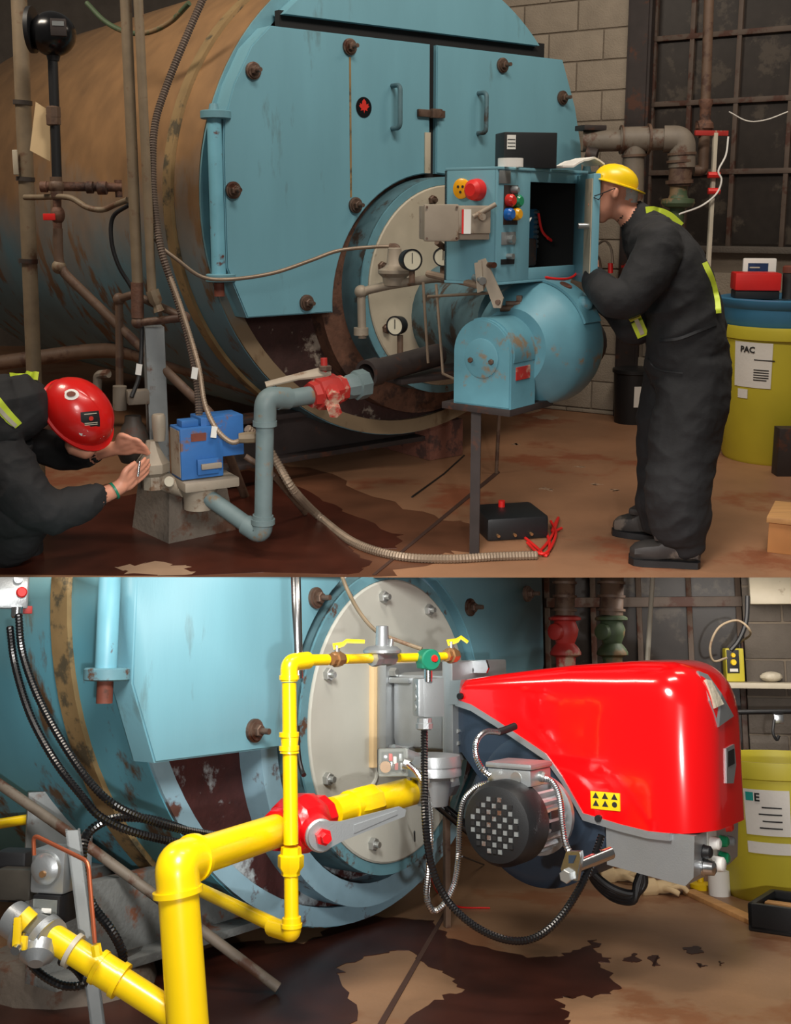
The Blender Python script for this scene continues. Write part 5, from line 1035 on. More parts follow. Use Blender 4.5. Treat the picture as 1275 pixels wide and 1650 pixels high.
for i in range(6):
    a = s0 + (s1 - s0) * (.18 + .32 * (i % 3)); z = z0 + (z1 - z0) * (.62 if i < 3 else .18); w_ = (s1 - s0) * .11
    if i == 5: MB().lathe(FH(a, .004, z + w_ * .8), FH.n, [(0, w_ * .8), (.001, w_ * .8)], 16).build('pictogram', 'ink', sk)
    else: MB().prism(FH, [(a - w_, z), (a + w_, z), (a, z + w_ * 1.7)], .004, .005).build('pictogram', 'ink', sk)
# panels let into the hood's end
def on_end(px_, m, name, parent=hood, th=.006):
    o = hood; Lo = rootloc(t); vs = []
    for x, y in px_:
        d = VB.d(x, y).normalized(); ok, loc, no, _ = o.ray_cast(VB.C - Lo, d); p = (loc + Lo) if ok else A(x, y, 4.0)
        vs.append((p, no if ok else Vector((0, -1, 0))))
    n = len(vs); no = sum((v[1] for v in vs), Vector()).normalized()
    return MB().add([p - no * .03 for p, _ in vs] + [p + no * th for p, _ in vs], [tuple(range(n)), tuple(range(2 * n - 1, n - 1, -1))] + [(i, (i + 1) % n, n + (i + 1) % n, n + i) for i in range(n)]).build(name, m, parent, smooth=False)
on_end([(1122, 1082), (1138, 1088), (1160, 1118), (1180, 1155), (1156, 1172), (1142, 1130)], 'cast', 'sight_window', th=.008)
on_end([(1134, 1096), (1143, 1098), (1163, 1136), (1150, 1142)], 'foil', 'window_panel', th=.011)
on_end([(1168, 1206), (1181, 1199), (1184, 1232), (1180, 1262), (1169, 1262)], 'cast', 'nameplate', th=.006); on_end([(1170, 1211), (1180, 1206), (1181, 1230), (1170, 1236)], 'black', 'nameplate_print', th=.008)
# control box under the hood
a0, a1 = S(975, 1360)[0], SE - .06; zb = S(1095, 1428)[1]; zl = S(975, 1352)[1]
pb = MB().prism(FH, [(a0, S(975, 1394)[1]), (a1 - .03, zb), (a1, zb + .03), (a1 + .01, interp(bot, SE) - .01), (a0, interp(bot, a0) - .01)], -.46, -.012, .02).build('control_box', 'cast', t)
for i, (dd, zz, r, m, ln) in enumerate(((-.10, .10, .022, 'black', .03), (-.16, .12, .022, 'white', .04), (-.10, .05, .026, 'chrome', .04), (-.18, .05, .026, 'white', .045), (-.27, .11, .02, 'green_lamp', .03), (-.27, .055, .02, 'green_lamp', .03), (-.34, .15, .018, 'red_lamp', .025), (-.34, .10, .018, 'grey_steel', .03))):
    p = FH(a1, dd, zb + zz); MB().lathe(p, FH.u, [(0, r * 1.1), (.008, r * 1.1), (.01, r), (ln, r * .9), (ln + .005, r * .6)], 18).build('control_knob' if i < 4 else 'indicator_lamp', m, pb)
MB().bx(FH, a1, a1 + .012, -.22, -.13, zb + .02, zb + .16, .003).build('switch_plate', 'grey_plate', pb)
# navy fan body
MB().prism(FH, [S(x, y, -.04) for x, y in ((722, 1118), (745, 1130), (800, 1162), (880, 1216), (906, 1252), (935, 1305), (970, 1330), (970, 1352), (900, 1360), (800, 1290), (745, 1212), (722, 1215))], -.40, -.035, .006).build('fan_body', 'navy', t)
sc_, zc_ = S(866, 1300, -.03); MB().lathe(FH(sc_, -.03, zc_), -FH.n, [(0, .24), (.008, .27), (.02, .285), (.33, .285), (.35, .26)], 64).build('fan_scroll', 'navy', t)
for x, y in ((728, 1150), (737, 1178), (737, 1198)): s, z = S(x, y, -.03); MB().nut(FH(s, -.036, z), FH.n, .011, .012).build('body_bolt', 'bolt_new', t)
# casting and gasket between hood and plate
a0, z0 = S(612, 1230, -.02); a1, z1 = S(735, 1075, -.02)
q0 = fb(0, .035, 0); sg = (q0 - FH.O).dot(FH.u)
zt, zb = S(625, 1072)[1], S(625, 1228)[1]
gs = Fr(fb(-.24, .135, 0), 55)
MB().bx(FH, sg - .01, sg + .02, -.52, .0, zb - .03, zt + .02, .012).build('gasket', 'gasket', t)
MB().bx(FH, sg + .02, sg + .07, -.50, -.015, zb - .01, zt + .005, .016).build('mounting_flange', 'cast', t)
MB().bx(FH, sg + .07, -.02, -.44, -.05, zb + .05, zt - .03, .04).build('burner_neck', 'cast', t)
for z in (zt - .06, zb + .05): MB().bx(FH, sg + .07, sg + .17, -.08, -.03, z - .012, z + .012, .006).build('flange_web', 'cast', t)
for z in (zt - .03, zb + .02): MB().nut(FH(sg + .07, -.05, z), FH.u, .02, .03).build('flange_nut', 'bolt_new', t)
MB().bx(FH, -.06, -.01, -.42, .005, zb + .02, zt + .02, .008).build('neck_flange', 'cast', t)
s, z = S(760, 1078); MB().prism(FH, [(-.06, z - .02), (.05, z - .02), (.06, z + .0), (.05, z + .03), (-.03, z + .03), (-.06, z)], -.16, -.148, .002).build('lifting_eye', 'chrome', t)
for x in (742, 758): s, z = S(x, 1080, -.148); MB().lathe(FH(s, -.148, z), FH.n, [(0, .016), (.002, .016)], 16).build('eye_hole', 'black_gap', t)
# motor with its axis across the burner
mcov = A(797, 1330, 3.86); ax = FH.n; root_ = mcov - ax * .30; k = px(mcov)
n = 96; vs = []
for tt, base_, fin in ((.0, .105, .0), (.03, .105, .022), (.17, .105, .022), (.19, .105, .0)):
    for j in range(n): a = 6.28319 * j / n; r = base_ + (fin if j % 4 < 2 else 0); vs.append(root_ + ax * tt + (FH.u * math.cos(a) + Vector((0, 0, 1)) * math.sin(a)) * r)
mo = MB().add(vs, [(i * n + j, i * n + (j + 1) % n, (i + 1) * n + (j + 1) % n, (i + 1) * n + j) for i in range(3) for j in range(n)] + [tuple(range(n)), tuple(3 * n + j for j in range(n - 1, -1, -1))]).build('motor', 'cast', t, ang=20)
MB().lathe(root_ + ax * .17, ax, [(0, .125), (.005, .138), (.09, .138), (.118, .122), (.13, .085), (.131, .0)], 40).build('fan_cover', 'black_plastic', mo)
for i in range(-4, 5):
    for j in range(-4, 5):
        if 0.6 < math.hypot(i, j) < 4.3: p = root_ + ax * .3005 + FH.u * i * .0205 + Vector((0, 0, j * .0205)); g = Fr(p, -35); MB().bx(g, -.007, .007, -.016, .0025, -.007, .007).build('grille_hole', 'grey_steel' if (i + j) % 2 else 'black_gap', mo, smooth=False)
MB().lathe(root_ - ax * .02, ax, [(0, .135), (.03, .14), (.035, .12)], 32).build('end_bell', 'cast', mo)
tb_ = Fr(root_ + ax * .13 + Vector((0, 0, .115)), -35); MB().bx(tb_, -.085, .085, -.08, .07, 0, .055, .01).build('terminal_box', 'cast', mo); MB().bx(tb_, -.09, .09, -.085, .075, .055, .075, .012).build('terminal_lid', 'cast', mo)
MB().lathe(tb_(.085, 0, .03), FH.u, [(0, .018), (.012, .018), (.02, .012)], 16).build('gland', 'bolt_new', mo); MB().lathe(tb_(.03, .07, .028), FH.n, [(0, .02), (.004, .02)], 16).build('blank_plug', 'bolt_new', mo)
MB().bx(Fr(root_ + ax * .1, -35), .08, .125, -.035, .035, -.035, .035, .003).build('motor_plate', 'black', mo)
# support arm
bk = Fr(A(920, 1395, 3.75), -35); s = lambda x, y: bk.pl(VB, x, y)
MB().prism(bk, [s(x, y) for x, y in ((912, 1372), (935, 1372), (937, 1382), (930, 1420), (908, 1417), (903, 1400))], -.02, 0, .003).build('support_bracket', 'chrome', t)
MB().prism(bk, [s(x, y) for x, y in ((917, 1378), (929, 1378), (924, 1391), (917, 1391))], 0, .003).build('bracket_slot', 'navy', t)
MB().nut(bk(*((lambda q: (q[0], 0, q[1]))(s(915, 1411)))), bk.n, .022, .02).build('bracket_nut', 'bolt_new', t)
MB().cyl(A(926, 1398, 3.78), A(985, 1374, 3.85), .02).build('support_bar', 'chrome', t)
# gas butterfly valve under the neck
t = thing('butterfly_valve', 'grey round-flanged gas butterfly valve below the burner casting', 'valve', A(700, 1285, 4.2)); c = A(697, 1228, 4.2); k = px(c)
MB().lathe(c, (0, 0, -1), [(-.03, .06), (-.025, .10), (0, .105), (.012, .105), (.014, .10), (.028, .105), (.045, .105), (.06, .07), (.15, .055)], 36).build('flange', 'cast', t)
MB().lathe(V3 - d2 * .02, d2, [(0, .06), (.03, .06), (.035, .056), (.12, .056)], 8).build('inlet_elbow', 'cast', t)
for a in range(0, 360, 60): p = c + Vector((math.cos(math.radians(a + 20)) * .09, math.sin(math.radians(a + 20)) * .09, -.06)); MB().nut(p, (0, 0, 1), .010, .085).build('flange_bolt', 'bolt_new', t)
t = thing('valve_actuator', 'clear-covered valve actuator showing gears, left of the gas butterfly valve', 'actuator', A(635, 1250, 4.0)); af = Fr(A(612, 1228, 4.0), 8); Q = lambda x, y: af.pl(VB, x, y); z0, z1 = Q(632, 1250)[1], Q(632, 1208)[1]; s1 = Q(657, 1230)[0]
MB().bx(af, 0, s1, -.08, -.03, z0, z1, .01).build('case', 'black', t); MB().bx(af, -.004, s1 + .004, -.03, .004, z0 - .004, z1 + .004, .01).build('clear_cover', 'glass', t)
MB().lathe(af(.022, -.03, z0 + .028), af.n, [(0, .02), (.018, .02)], 12).build('gear', 'brass', t)
for i, (a, z, m) in enumerate(((.04, .06, 'red'), (.055, .05, 'white'), (.06, .03, 'red_valve'), (.075, .06, 'cast'), (.045, .035, 'chrome'), (.08, .03, 'cast'))): MB().bx(af, a - .006, a + .006, -.03, -.008, z0 + z - .012, z0 + z + .012, .002).build('relay', m, t)
MB().cyl(af(s1 * .6, -.1, z1 - .01), A(672, 1222, 4.15), .02).build('actuator_shaft', 'cast', t)
MB().cyl(A(650, 1229, 3.99), A(660, 1232, 3.99), .018).build('gland', 'bolt_new', t)

# ---------------------------------------------------------------- conduits and cables
flexible('flexible_conduit', [A(658, 1231, 3.98), A(676, 1250, 3.93), A(690, 1290, 3.88), A(694, 1350, 3.85), A(690, 1410, 3.85), A(688, 1445, 3.86), A(698, 1467, 3.88), A(715, 1458, 3.9), A(732, 1425, 3.95), A(739, 1380, 4.0), A(741, 1330, 4.0), A(748, 1290, 4.0), A(768, 1268, 3.98), A(790, 1262, 3.96)], 5.2, 'chrome', 'silver flexible conduit hanging in a loop from the clear-covered actuator', .008)
flexible('flexible_conduit', [A(805, 1180, 4.1), A(782, 1180, 4.05), A(768, 1195, 4.0), A(768, 1220, 3.97), A(778, 1240, 3.95), A(790, 1250, 3.95)], 5, 'chrome', 'short silver conduit curving into the motor terminal box from above', .008)
flexible('flexible_conduit', [A(872, 1254, 3.95), A(890, 1260, 3.92), A(902, 1285, 3.88), A(907, 1330, 3.82), A(912, 1360, 3.79), A(922, 1380, 3.78)], 5.5, 'chrome', 'silver conduit dropping from the motor box to the support bracket', .008)
pipe_thing('cable', cr([A(803, 1180, 4.1), A(815, 1176, 4.12), A(830, 1170, 4.15)]), 6, 'black', 'short black plug at the end of the upper silver conduit', 'plug')
flexible('black_conduit', [A(684, 1170, 3.98), A(684, 1250, 3.9), A(686, 1330, 3.84), A(697, 1400, 3.82), A(722, 1452, 3.82), A(765, 1492, 3.8), A(815, 1514, 3.78), A(860, 1512, 3.76), A(900, 1482, 3.76), A(935, 1430, 3.78), A(958, 1380, 3.82), A(970, 1345, 3.85)], 6.5, 'black_gloss', 'black ribbed conduit sweeping from the junction box below the burner', .010)
t = thing('cable_coil', 'coil of black cable hanging behind the grey control box', 'cable', A(1000, 1450, 4.3))
for i in range(4): MB().sweep(cr([A(950 + i * 3, 1385, 4.3), A(955, 1405 + i * 3, 4.3 + i * .03), A(985, 1430 + i * 5, 4.3 + i * .03), A(1020, 1440 + i * 4, 4.3), A(1038 - i * 4, 1425, 4.3), A(1036, 1400, 4.3)]), .014, 10).build('strand', 'black', t)
t = thing('switch_box', 'grey switch box with red knob at the top left of the cyan boiler', 'switch box', A(35, 980, 3.65)); f = Fr(A(18, 950, 3.6), 25); k = px(A(30, 950, 3.6))
MB().bx(f, -.05, .055, -.07, 0, -.06, .2, .008).build('box', 'cast', t); MB().lathe(f(.032, 0, -.008), f.n, [(0, .017), (.008, .017), (.012, .013)], 20).build('knob', 'red', t); MB().lathe(f(.02, 0, .035), f.n, [(0, .016), (.004, .015)], 20).build('dial', 'cast', t)
MB().bx(f, .04, .075, -.06, -.05, -.075, -.05, .003).build('back_tab', 'red_valve', t); MB().lathe(A(28, 978, 3.6), (0, 0, -1), [(0, .018), (.03, .018), (.035, .014)], 14).build('gland', 'chrome', t)
flexible('black_conduit', [A(30, 990, 3.58), A(36, 1050, 3.55), A(60, 1120, 3.5), A(100, 1195, 3.45), A(145, 1260, 3.42), A(190, 1300, 3.42), A(260, 1328, 3.5), A(340, 1345, 3.66), A(430, 1352, 3.9)], 7, 'black_gloss', 'upper of two black conduits curving down the boiler shell', .010)
flexible('black_conduit', [A(16, 1010, 3.58), A(24, 1070, 3.55), A(48, 1150, 3.48), A(88, 1225, 3.42), A(130, 1280, 3.4), A(165, 1318, 3.4), A(230, 1345, 3.45), A(320, 1362, 3.6), A(420, 1366, 3.9)], 7, 'black_gloss', 'lower of two black conduits curving down the boiler shell', .010)
flexible('black_conduit', [A(330, 1350, 3.7), A(250, 1322, 3.55), A(190, 1318, 3.5), A(150, 1335, 3.45), A(134, 1365, 3.42), A(136, 1420, 3.4), A(150, 1460, 3.4), A(180, 1500, 3.4), A(197, 1535, 3.42), A(196, 1560, 3.45)], 8, 'black_gloss', 'black conduit bending down behind the steel strut to the plinth', .010)
flexible('black_conduit', [A(35, 1530, 3.25), A(60, 1565, 3.25), A(100, 1588, 3.25), A(135, 1585, 3.28), A(120, 1560, 3.35), A(95, 1548, 3.38)], 7, 'black_gloss', 'black conduit looping under the gas regulators at bottom left', .010)
pipe_thing('conduit', [A(476, 900, 3.7), A(481, 1093, 3.7)], 8, 'chrome', 'straight galvanised conduit behind the yellow pilot elbow', 'conduit')
pipe_thing('tube', cr([A(548, 920, 4.2), A(562, 955, 4.2), A(582, 990, 4.1), A(608, 1018, 4.05), A(640, 1032, 4.05), A(680, 1046, 4.02)]), 3.2, 'pipe_tan', 'beige plastic tube draped over the grey burner plate', 'tube', n=10)
pipe_thing('tube', cr([A(479, 1170, 3.75), A(481, 1215, 3.75), A(486, 1240, 3.74), A(490, 1249, 3.72)]), 4, 'black', 'short black tube hanging behind the yellow riser', 'tube', n=10)
pipe_thing('loose_bar', [A(700, 1290, 4.5), A(760, 1340, 4.5)], 9, 'black_gloss', 'black bar running behind the gas valve to the motor', 'bar')
for i, p in enumerate(([(668, 1340), (669, 1400), (660, 1425)], [(690, 1400), (705, 1440), (735, 1462), (790, 1465)], [(745, 1380), (780, 1395)])):
    pipe_thing('loose_wire', cr([A(p[0][0], p[0][1], 4.6)] + [FL(x, y) + Vector((0, 0, .005)) for x, y in p[1:]]), 1.6, ['black', 'red', 'black'][i], ['thin dark wire hanging beside the pier', 'thin red wire on the floor behind the black conduit', 'short dark wire on the floor behind the motor'][i], 'wire', n=6)
MB().bx(Fr(A(722, 1340, 4.9), 20), -.012, .012, -.03, .0, -A(722, 1340, 4.9).z, .25, .003).build('prop_stick', 'pipe_brown', label='thin wooden stick standing behind the black conduit', cat='stick')

# ---------------------------------------------------------------- gas train, lower left
t = thing('strut', 'grey steel channel strut standing at the lower left', 'strut', drop(A(150, 1620, 3.3))); a, b = A(117, 1338, 3.3), A(158, 1655, 3.3); k = px(a)
f = Fr(a, 15); 
for o0, o1, e0, e1 in ((-.02, .02, -.006, 0), (.014, .02, -.03, 0), (-.02, -.014, -.03, 0)):
    vs = [f(o, e, 0) for o in (o0, o1) for e in (e0, e1)] + [f(o, e, 0) + (b - a) for o in (o0, o1) for e in (e0, e1)]
    MB().add(vs, [(0, 1, 3, 2), (4, 6, 7, 5), (0, 4, 5, 1), (2, 3, 7, 6), (0, 2, 6, 4), (1, 5, 7, 3)]).build('strut_face', 'grey_steel', t)
t = thing('gas_supply_pipe', 'thick yellow gas supply pipe slanting across the bottom left corner', 'pipe', A(200, 1600, 3.05)); k = px(A(180, 1560, 3.1)); a, b = A(78, 1506, 3.22), A(290, 1642, 3.17)
MB().cyl(a, b, .036, n=28).build('pipe', 'yellow_pipe', t); d = (b - a).normalized()
MB().cyl(a + d * .16, a + d * .235, .043, n=28).build('socket', 'yellow_pipe', t); MB().cyl(a + d * .225, a + d * .24, .048, n=28).build('socket_lip', 'yellow_pipe', t); MB().cyl(a + d * .16, a + d * .172, .046, n=28).build('socket_lip', 'yellow_pipe', t)
MB().tubewall(a, d, .075, .088, .046, .036, 28).build('pipe_clamp', 'silver_tape', t)
MB().cyl(A(157, 1540, 3.12), A(154, 1522, 3.12), .014, n=8).build('tap_nipple', 'yellow_pipe', t)
t = thing('twin_gas_valve', 'silver double gas valve with domed actuator behind the slanting yellow pipe', 'gas valve', A(60, 1540, 3.3)); 
f = Fr(A(75, 1405, 3.3), -15); k = px(A(75, 1405, 3.3))
MB().bx(f, -.052, .055, -.10, 0, -.06, .06, .012).build('actuator_plate', 'cast', t); MB().lathe(f(0, 0, .01), f.n, [(0, .046), (.012, .043), (.022, .03), (.026, .012)], 32).build('actuator_dome', 'cast', t); MB().cyl(f(.006, .024, .0), f(.006, .034, .0), .009, n=12).build('dome_screw', 'brass', t)
MB().bx(f, -.035, .052, -.09, .01, -.14, -.06, .008).build('indicator_case', 'black', t); MB().bx(f, -.03, .045, .01, .013, -.13, -.07, .006).build('indicator_window', 'glass', t)
MB().bx(f, .0, .03, .013, .017, -.105, -.092, .002).build('indicator_print', 'white', t)
MB().sweep(cr([A(20, 1480, 3.28), A(50, 1500, 3.25), A(85, 1512, 3.2)]), .05, 20).build('valve_body', 'cast', t)
for q in ((40, 1495, 3.27), (66, 1505, 3.22)): MB().lathe(A(*q), (.8, -.3, -.5), [(0, .06), (.02, .06)], 24).build('body_flange', 'cast', t)
MB().lathe(A(62, 1525, 3.2), (.1, -.7, -.7), [(0, .05), (.03, .045), (.05, .02)], 20).build('bottom_cover', 'cast', t)
MB().bx(Fr(A(18, 1420, 3.4), -10), -.06, .04, -.08, 0, -.06, .08, .01).build('second_actuator', 'black', t); MB().bx(Fr(A(25, 1425, 3.33), -10), -.06, .045, -.05, 0, -.045, .04, .01).build('second_indicator', 'indic', t)
MB().cyl(A(34, 1475, 3.2), A(48, 1488, 3.2), .03).build('yellow_ring', 'yellow', t)
t = thing('test_cock', 'yellow-handled ball cock on the gas valve at bottom left', 'valve', A(30, 1530, 3.15)); f = Fr(A(28, 1505, 3.12), -5); MB().bx(f, -.014, .008, -.012, 0, -.035, .04, .006).build('handle', 'yellow', t); MB().cyl(f(0, -.05, -.02), f(.0, .01, -.04), .012).build('stem', 'chrome', t); MB().bx(f, -.02, .02, -.03, -.012, -.045, -.01, .006).build('body', 'yellow', t)
pipe_thing('copper_tube', fillet([A(55, 1378, 3.28), A(54, 1345, 3.28), A(142, 1388, 3.18), A(153, 1520, 3.12)], .02), 3.4, 'copper', 'thin copper tube bent over the domed gas valve', 'tube', n=10)
pc = FL(130, 1590); 
MB().lathe(Vector((pc.x - .05, pc.y + .05, 0)), (0, 0, 1), [(0, .30), (.10, .27), (.11, .25)], 14).build('concrete_plinth', 'concrete', label='rough concrete plinth under the gas valves at bottom left', cat='plinth')
pipe_thing('handrail_pipe', [A(-20, 1250, 4.2), A(140, 1362, 4.1), A(300, 1480, 4.05), FL(448, 1602) + Vector((0, 0, .02))], 8, 'pipe_grey', 'long grey pipe leaning down behind the yellow elbow to the floor')
pipe_thing('yellow_branch', [A(-30, 1332, 4.4), A(58, 1318, 4.4)], 8, 'yellow_pipe', 'short length of yellow pipe at the far left edge')

# ---------------------------------------------------------------- floor, bin and wall clutter
flat_poly(VB, [(-60, 1680), (-60, 1600), (150, 1560), (300, 1535), (400, 1518), (490, 1522), (545, 1488), (600, 1478), (650, 1480), (700, 1484), (718, 1508), (770, 1525), (850, 1545), (900, 1543), (930, 1532), (962, 1515), (962, 1535), (980, 1545), (968, 1555), (1000, 1590), (985, 1602), (925, 1608), (905, 1606), (900, 1625), (920, 1645), (880, 1680), (640, 1680), (660, 1640), (700, 1612), (745, 1600), (735, 1578), (690, 1558), (660, 1532), (600, 1540), (550, 1556), (548, 1580), (575, 1620), (560, 1680)], .0005, .0025, 'wet_dark', 'puddle', .022, label='wide dark wet stain across the floor in the foreground', cat='puddle')
for i, p in enumerate(([(1005, 1548), (1022, 1536), (1035, 1548), (1020, 1552)], [(1045, 1542), (1060, 1540), (1062, 1555), (1055, 1558)], [(1100, 1528), (1125, 1525), (1135, 1535), (1115, 1538)], [(1122, 1552), (1138, 1556), (1130, 1560)], [(1158, 1550), (1166, 1552), (1160, 1556)])):
    flat_poly(VB, p, .0005, .0022, 'wet_dark', 'wet_spot', .012, label=['wet spot just right of the large stain', 'curled wet spot, second to the right of the large stain', 'largest of the wet spots, below the paper roll', 'flat wet spot below the largest one', 'tiny wet spot, rightmost on the dry floor'][i], cat='wet spot', group='wet spots on the floor')
flat_poly(VB, [(592, 1680), (604, 1680), (722, 1470), (718, 1466)], .0026, .004, 'joint', 'floor_joint', label='dark slanting floor joint through the wet stain', cat='floor joint')
t, c = bin_(VB, 1262, 1440, .30, .62, 'open yellow plastic bin behind the red burner'); R0, R1 = .30 * .87, .30 * .985
lb = curved_label(t, c, R0, R1, .30, .50, .54, 222, 262, 'paper', 'paper_label'); curved_label(t, c, R0, R1, .22, .27, .54, 222, 262, 'paper', 'paper_label')
curved_label(lb, c, R0, R1, .45, .487, .54, 224, 231, 'teal', 'round_logo', .006); cfr = CylFr(c, R0 + (R1 - R0) * .85, 232); text('E', cfr, .0, .010, .45, .05, 'ink', lb, bold=.0015)
for i in range(4): curved_label(lb, c, R0, R1, .42 - i * .03, .426 - i * .03, .54, 238 - (i % 2) * 3, 255, 'ink', 'print_line', .006)
curved_label(t, c, R0, R1, .54, .555, .54, 240, 250, 'teal', 'lid_scrap', -.03)
p = FL(1160, 1442); MB().tubewall(p, (0, 0, 1), 0, .11, .05, .02, 24).build('paper_roll', 'white', label='white paper roll standing on the floor by the bin', cat='paper roll')
a, b = FL(1110, 1440), FL(1240, 1500); f = Fr(a, math.degrees(math.atan2(b.y - a.y, b.x - a.x))); MB().bx(f, 0, (b - a).length, -.03, .03, 0, .02, .002).build('wood_strip', 'wood', label='strip of light wood lying in front of the bin', cat='wood strip')
f = Fr(FL(1206, 1500), -35); t = thing('tool_case', 'open black tool case at the right edge of the floor', 'case', f(.15, -.1, 0))
MB().bx(f, 0, .5, -.32, -.0, 0, .03, .01).build('base', 'black_plastic', t)
for q in ((0, .5, -.03, 0), (0, .5, -.32, -.29), (0, .03, -.32, 0), (.47, .5, -.32, 0)): MB().bx(f, q[0], q[1], q[2], q[3], .0, .11, .012).build('side_wall', 'black_plastic', t)
MB().bx(f, .04, .2, -.15, -.1, .04, .10, .005).build('wooden_handle', 'wood', t); MB().bx(f, .3, .34, 0, .01, .05, .09, .004).build('clasp', 'chrome', t)
for i, (x, y, l) in enumerate(((1000, 1420, 'crumpled tan work glove under the grey control box'), (1068, 1440, 'tan work glove lying apart, right of the cable coil'))):
    c = FL(x, y); t = thing('work_glove', l, 'glove', c); mb = MB(); mb.ball(c + Vector((0, 0, .03)), .05, (1.2, .8, .6))
    for j in range(4): mb.sweep(cr([c + Vector((.03, (j - 1.5) * .02, .03)), c + Vector((.08, (j - 1.5) * .026, .04)), c + Vector((.11, (j - 1.5) * .03, .015))]), .013, 8)
    mb.sweep(cr([c + Vector((0, -.03, .03)), c + Vector((.03, -.07, .03)), c + Vector((.06, -.08, .015))]), .014, 8); mb.sweep([c + Vector((-.03, 0, .03)), c + Vector((-.1, .0, .025))], [.04, .045], 12)
    o = mb.build('glove', 'gasket', t); md = o.modifiers.new('r', 'REMESH'); md.mode = 'VOXEL'; md.voxel_size = .006; me = bpy.data.meshes.new_from_object(o.evaluated_get(bpy.context.evaluated_depsgraph_get())); o.modifiers.clear(); o.data = me
    for p in me.polygons: p.use_smooth = True
c = FL(1130, 1432); t = thing('plastic_cap', 'yellow plastic cap on the floor under the control knobs', 'cap', c); MB().lathe(c, (0, 0, 1), [(0, .05), (.025, .055), (.03, .02)], 24).build('disc', 'yellow', t); MB().cyl(c + Vector((0, 0, .03)), c + Vector((0, 0, .05)), .015).build('grip', 'yellow', t)
MB().bx(Fr(FL(965, 1408), 15), 0, .14, -.1, 0, 0, .05, .003).build('carton', 'cardboard', label='small orange-brown carton on the floor behind the cable coil', cat='carton')
def wall_valve(x, Y, m, pipe_m, label, rows_):
    t = thing('header_valve', label, 'valve', A(x, 1070, Y)); k = px(A(x, 1000, Y))
    MB().cyl(A(x + 2, 915, Y), A(x, 992, Y), rows_[0] * k).build('pipe', pipe_m, t)
    c0 = A(x, 992, Y); MB().lathe(c0, (0, 0, -1), [(0, 20 * k), (3 * k, 26 * k), (7 * k, 26 * k), (9 * k, 17 * k), (22 * k, 22 * k), (32 * k, 20 * k), (44 * k, 15 * k), (52 * k, 22 * k), (58 * k, 25 * k), (62 * k, 25 * k), (66 * k, 16 * k), (90 * k, 15 * k)], 24).build('valve_body', m, t)
    MB().lathe(A(x - 2, 1018, Y), (-.7, -.7, 0), [(0, 14 * k), (.08, 13 * k), (.09, 8 * k)], 16).build('side_port', m, t)
    for j in range(3): MB().cyl(A(x, 985 - j * 22, Y), A(x, 981 - j * 22, Y), (rows_[0] + 4) * k).build('collar', pipe_m, t)
wall_valve(910, 5.9, 'red_valve', 'pipe_brown', 'faded red check valve on a pipe behind the burner hood', (16,)); wall_valve(985, 6.0, 'green_valve', 'pipe_brown', 'dark green globe valve on a pipe behind the burner hood', (19,))
pipe_thing('conduit', [A(1053, 915, 5.6), A(1040, 1120, 5.6)], 4, 'silver_tape', 'thin pale conduit rising behind the red hood', 'conduit', n=10)
MB().bx(wf, wp(1206, 950)[0], 1.3, 0, .2, wp(1206, 975)[1], 2.1, .006).build('wall_box', 'beige_plate', label='whitish rust-edged metal box on the wall at top right', cat='wall box')
sh0, shz = wp(1168, 1100, .2); MB().bx(wf, sh0, 1.3, 0, .22, shz - .03, shz, .004).build('wall_shelf', 'beige_plate', label='pale board shelf on the block wall holding the yellow pump', cat='shelf')
f = Fr(wf(wp(1180, 1090, .15)[0], .1, shz), -5); t = thing('dosing_pump', 'yellow and black dosing pump on the wall shelf', 'pump', f(.05, 0, 0)); k = px(f(0, 0, 0))
MB().bx(f, -.03, .075, -.10, 0, 0.0, .19, .012).build('body', 'bin_yellow', t); MB().bx(f, -.024, .045, 0, .006, .05, .18, .005).build('face', 'black', t)
for z, r in ((.15, .014), (.11, .018)): MB().lathe(f(.012, .006, z), f.n, [(0, r), (.014, r * .8)], 18).build('dial_knob', 'yellow', t)
MB().bx(f, -.01, .035, .006, .008, .058, .075).build('label_plate', 'paper', t); MB().cyl(f(.06, -.04, .19), f(.06, -.04, .22), .012).build('fitting', 'black', t)
pipe_thing('tube', cr([f(.06, -.04, .22), A(1210, 1020, 6.2), A(1190, 1000, 6.2), A(1160, 1010, 6.2), A(1145, 1040, 6.2), A(1150, 1065, 6.2), A(1172, 1060, 6.2)]), 1.8, 'pipe_tan', 'thin looped tube above the yellow dosing pump', 'tube', n=8)
pipe_thing('cable', cr([A(1205, 960, 6.3), A(1203, 1000, 6.3), A(1192, 1030, 6.3), A(1178, 1048, 6.3)]), 4, 'black', 'black cable dropping from the wall box to the pump', 'cable', n=8)
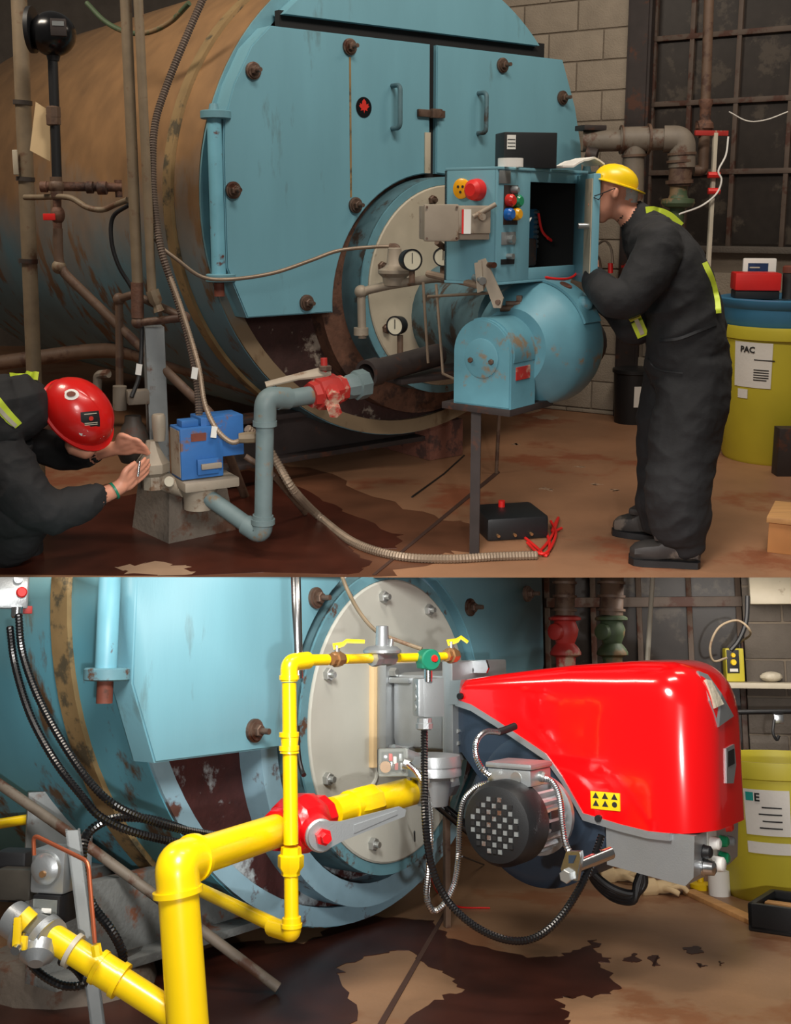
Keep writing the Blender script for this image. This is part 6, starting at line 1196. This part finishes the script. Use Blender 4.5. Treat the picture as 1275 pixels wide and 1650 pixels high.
MB().ball(f(.22, .0, .03), .06, (1.1, .7, .5), 12).build('rag', 'foil', label='crumpled pale rag beside the dosing pump on the shelf', cat='rag')
pipe_thing('wall_pipe', [A(1170, 1148, 6.2), A(1290, 1146, 6.2)], 4, 'black', 'dark pipe along the block wall below the shelf')
t = thing('wall_hook', 'small metal hook fitting on the wall at the right edge', 'hook', A(1250, 1180, 6.2)); MB().bx(Fr(A(1247, 1160, 6.2), -10), 0, .05, -.02, .02, -.02, .03, .004).build('plate', 'chrome', t); MB().sweep(cr([A(1248, 1160, 6.18), A(1246, 1180, 6.15), A(1252, 1192, 6.15), A(1256, 1185, 6.15)]), .008, 8).build('hook', 'black', t)

# ---------------------------------------------------------------- the lower room ends at the slab above; set it under the upper room
bpy.context.view_layer.update()
ang = PA - PB
n_ = VB.d(637, 930).cross(Vector((1, 0, 0))).normalized()
if n_.z < 0: n_ = -n_
def allkids(o): return [o] + [q for c in o.children for q in allkids(c)]
for root in ROOMS['B']:
    for o in allkids(root):
        if o.type != 'MESH': continue
        off = rootloc(o); hi = max((v.co + off - VB.C).dot(n_) for v in o.data.vertices); lo = min((v.co + off - VB.C).dot(n_) for v in o.data.vertices)
        if lo > -1e-4: o['drop'] = 1; continue
        if hi > 1e-5:
            if o.data.users > 1: o.data = o.data.copy()
            bm = bmesh.new(); bm.from_mesh(o.data)
            r = bmesh.ops.bisect_plane(bm, geom=bm.verts[:] + bm.edges[:] + bm.faces[:], plane_co=VB.C - off, plane_no=n_, clear_outer=True)
            ed = [e for e in r['geom_cut'] if isinstance(e, bmesh.types.BMEdge)]
            try: bmesh.ops.holes_fill(bm, edges=ed, sides=0)
            except Exception: pass
            bm.to_mesh(o.data); bm.free()
for o in [o for o in bpy.data.objects if o.get('drop')]:
    if o in ROOMS['B']: ROOMS['B'].remove(o)
    bpy.data.objects.remove(o)
T = Matrix.Translation((0, 0, HA)) @ Matrix.Rotation(-ang, 4, 'X') @ Matrix.Translation((0, 0, -HB))
for root in ROOMS['B']:
    root.matrix_world = T @ Matrix.Translation(root.location)
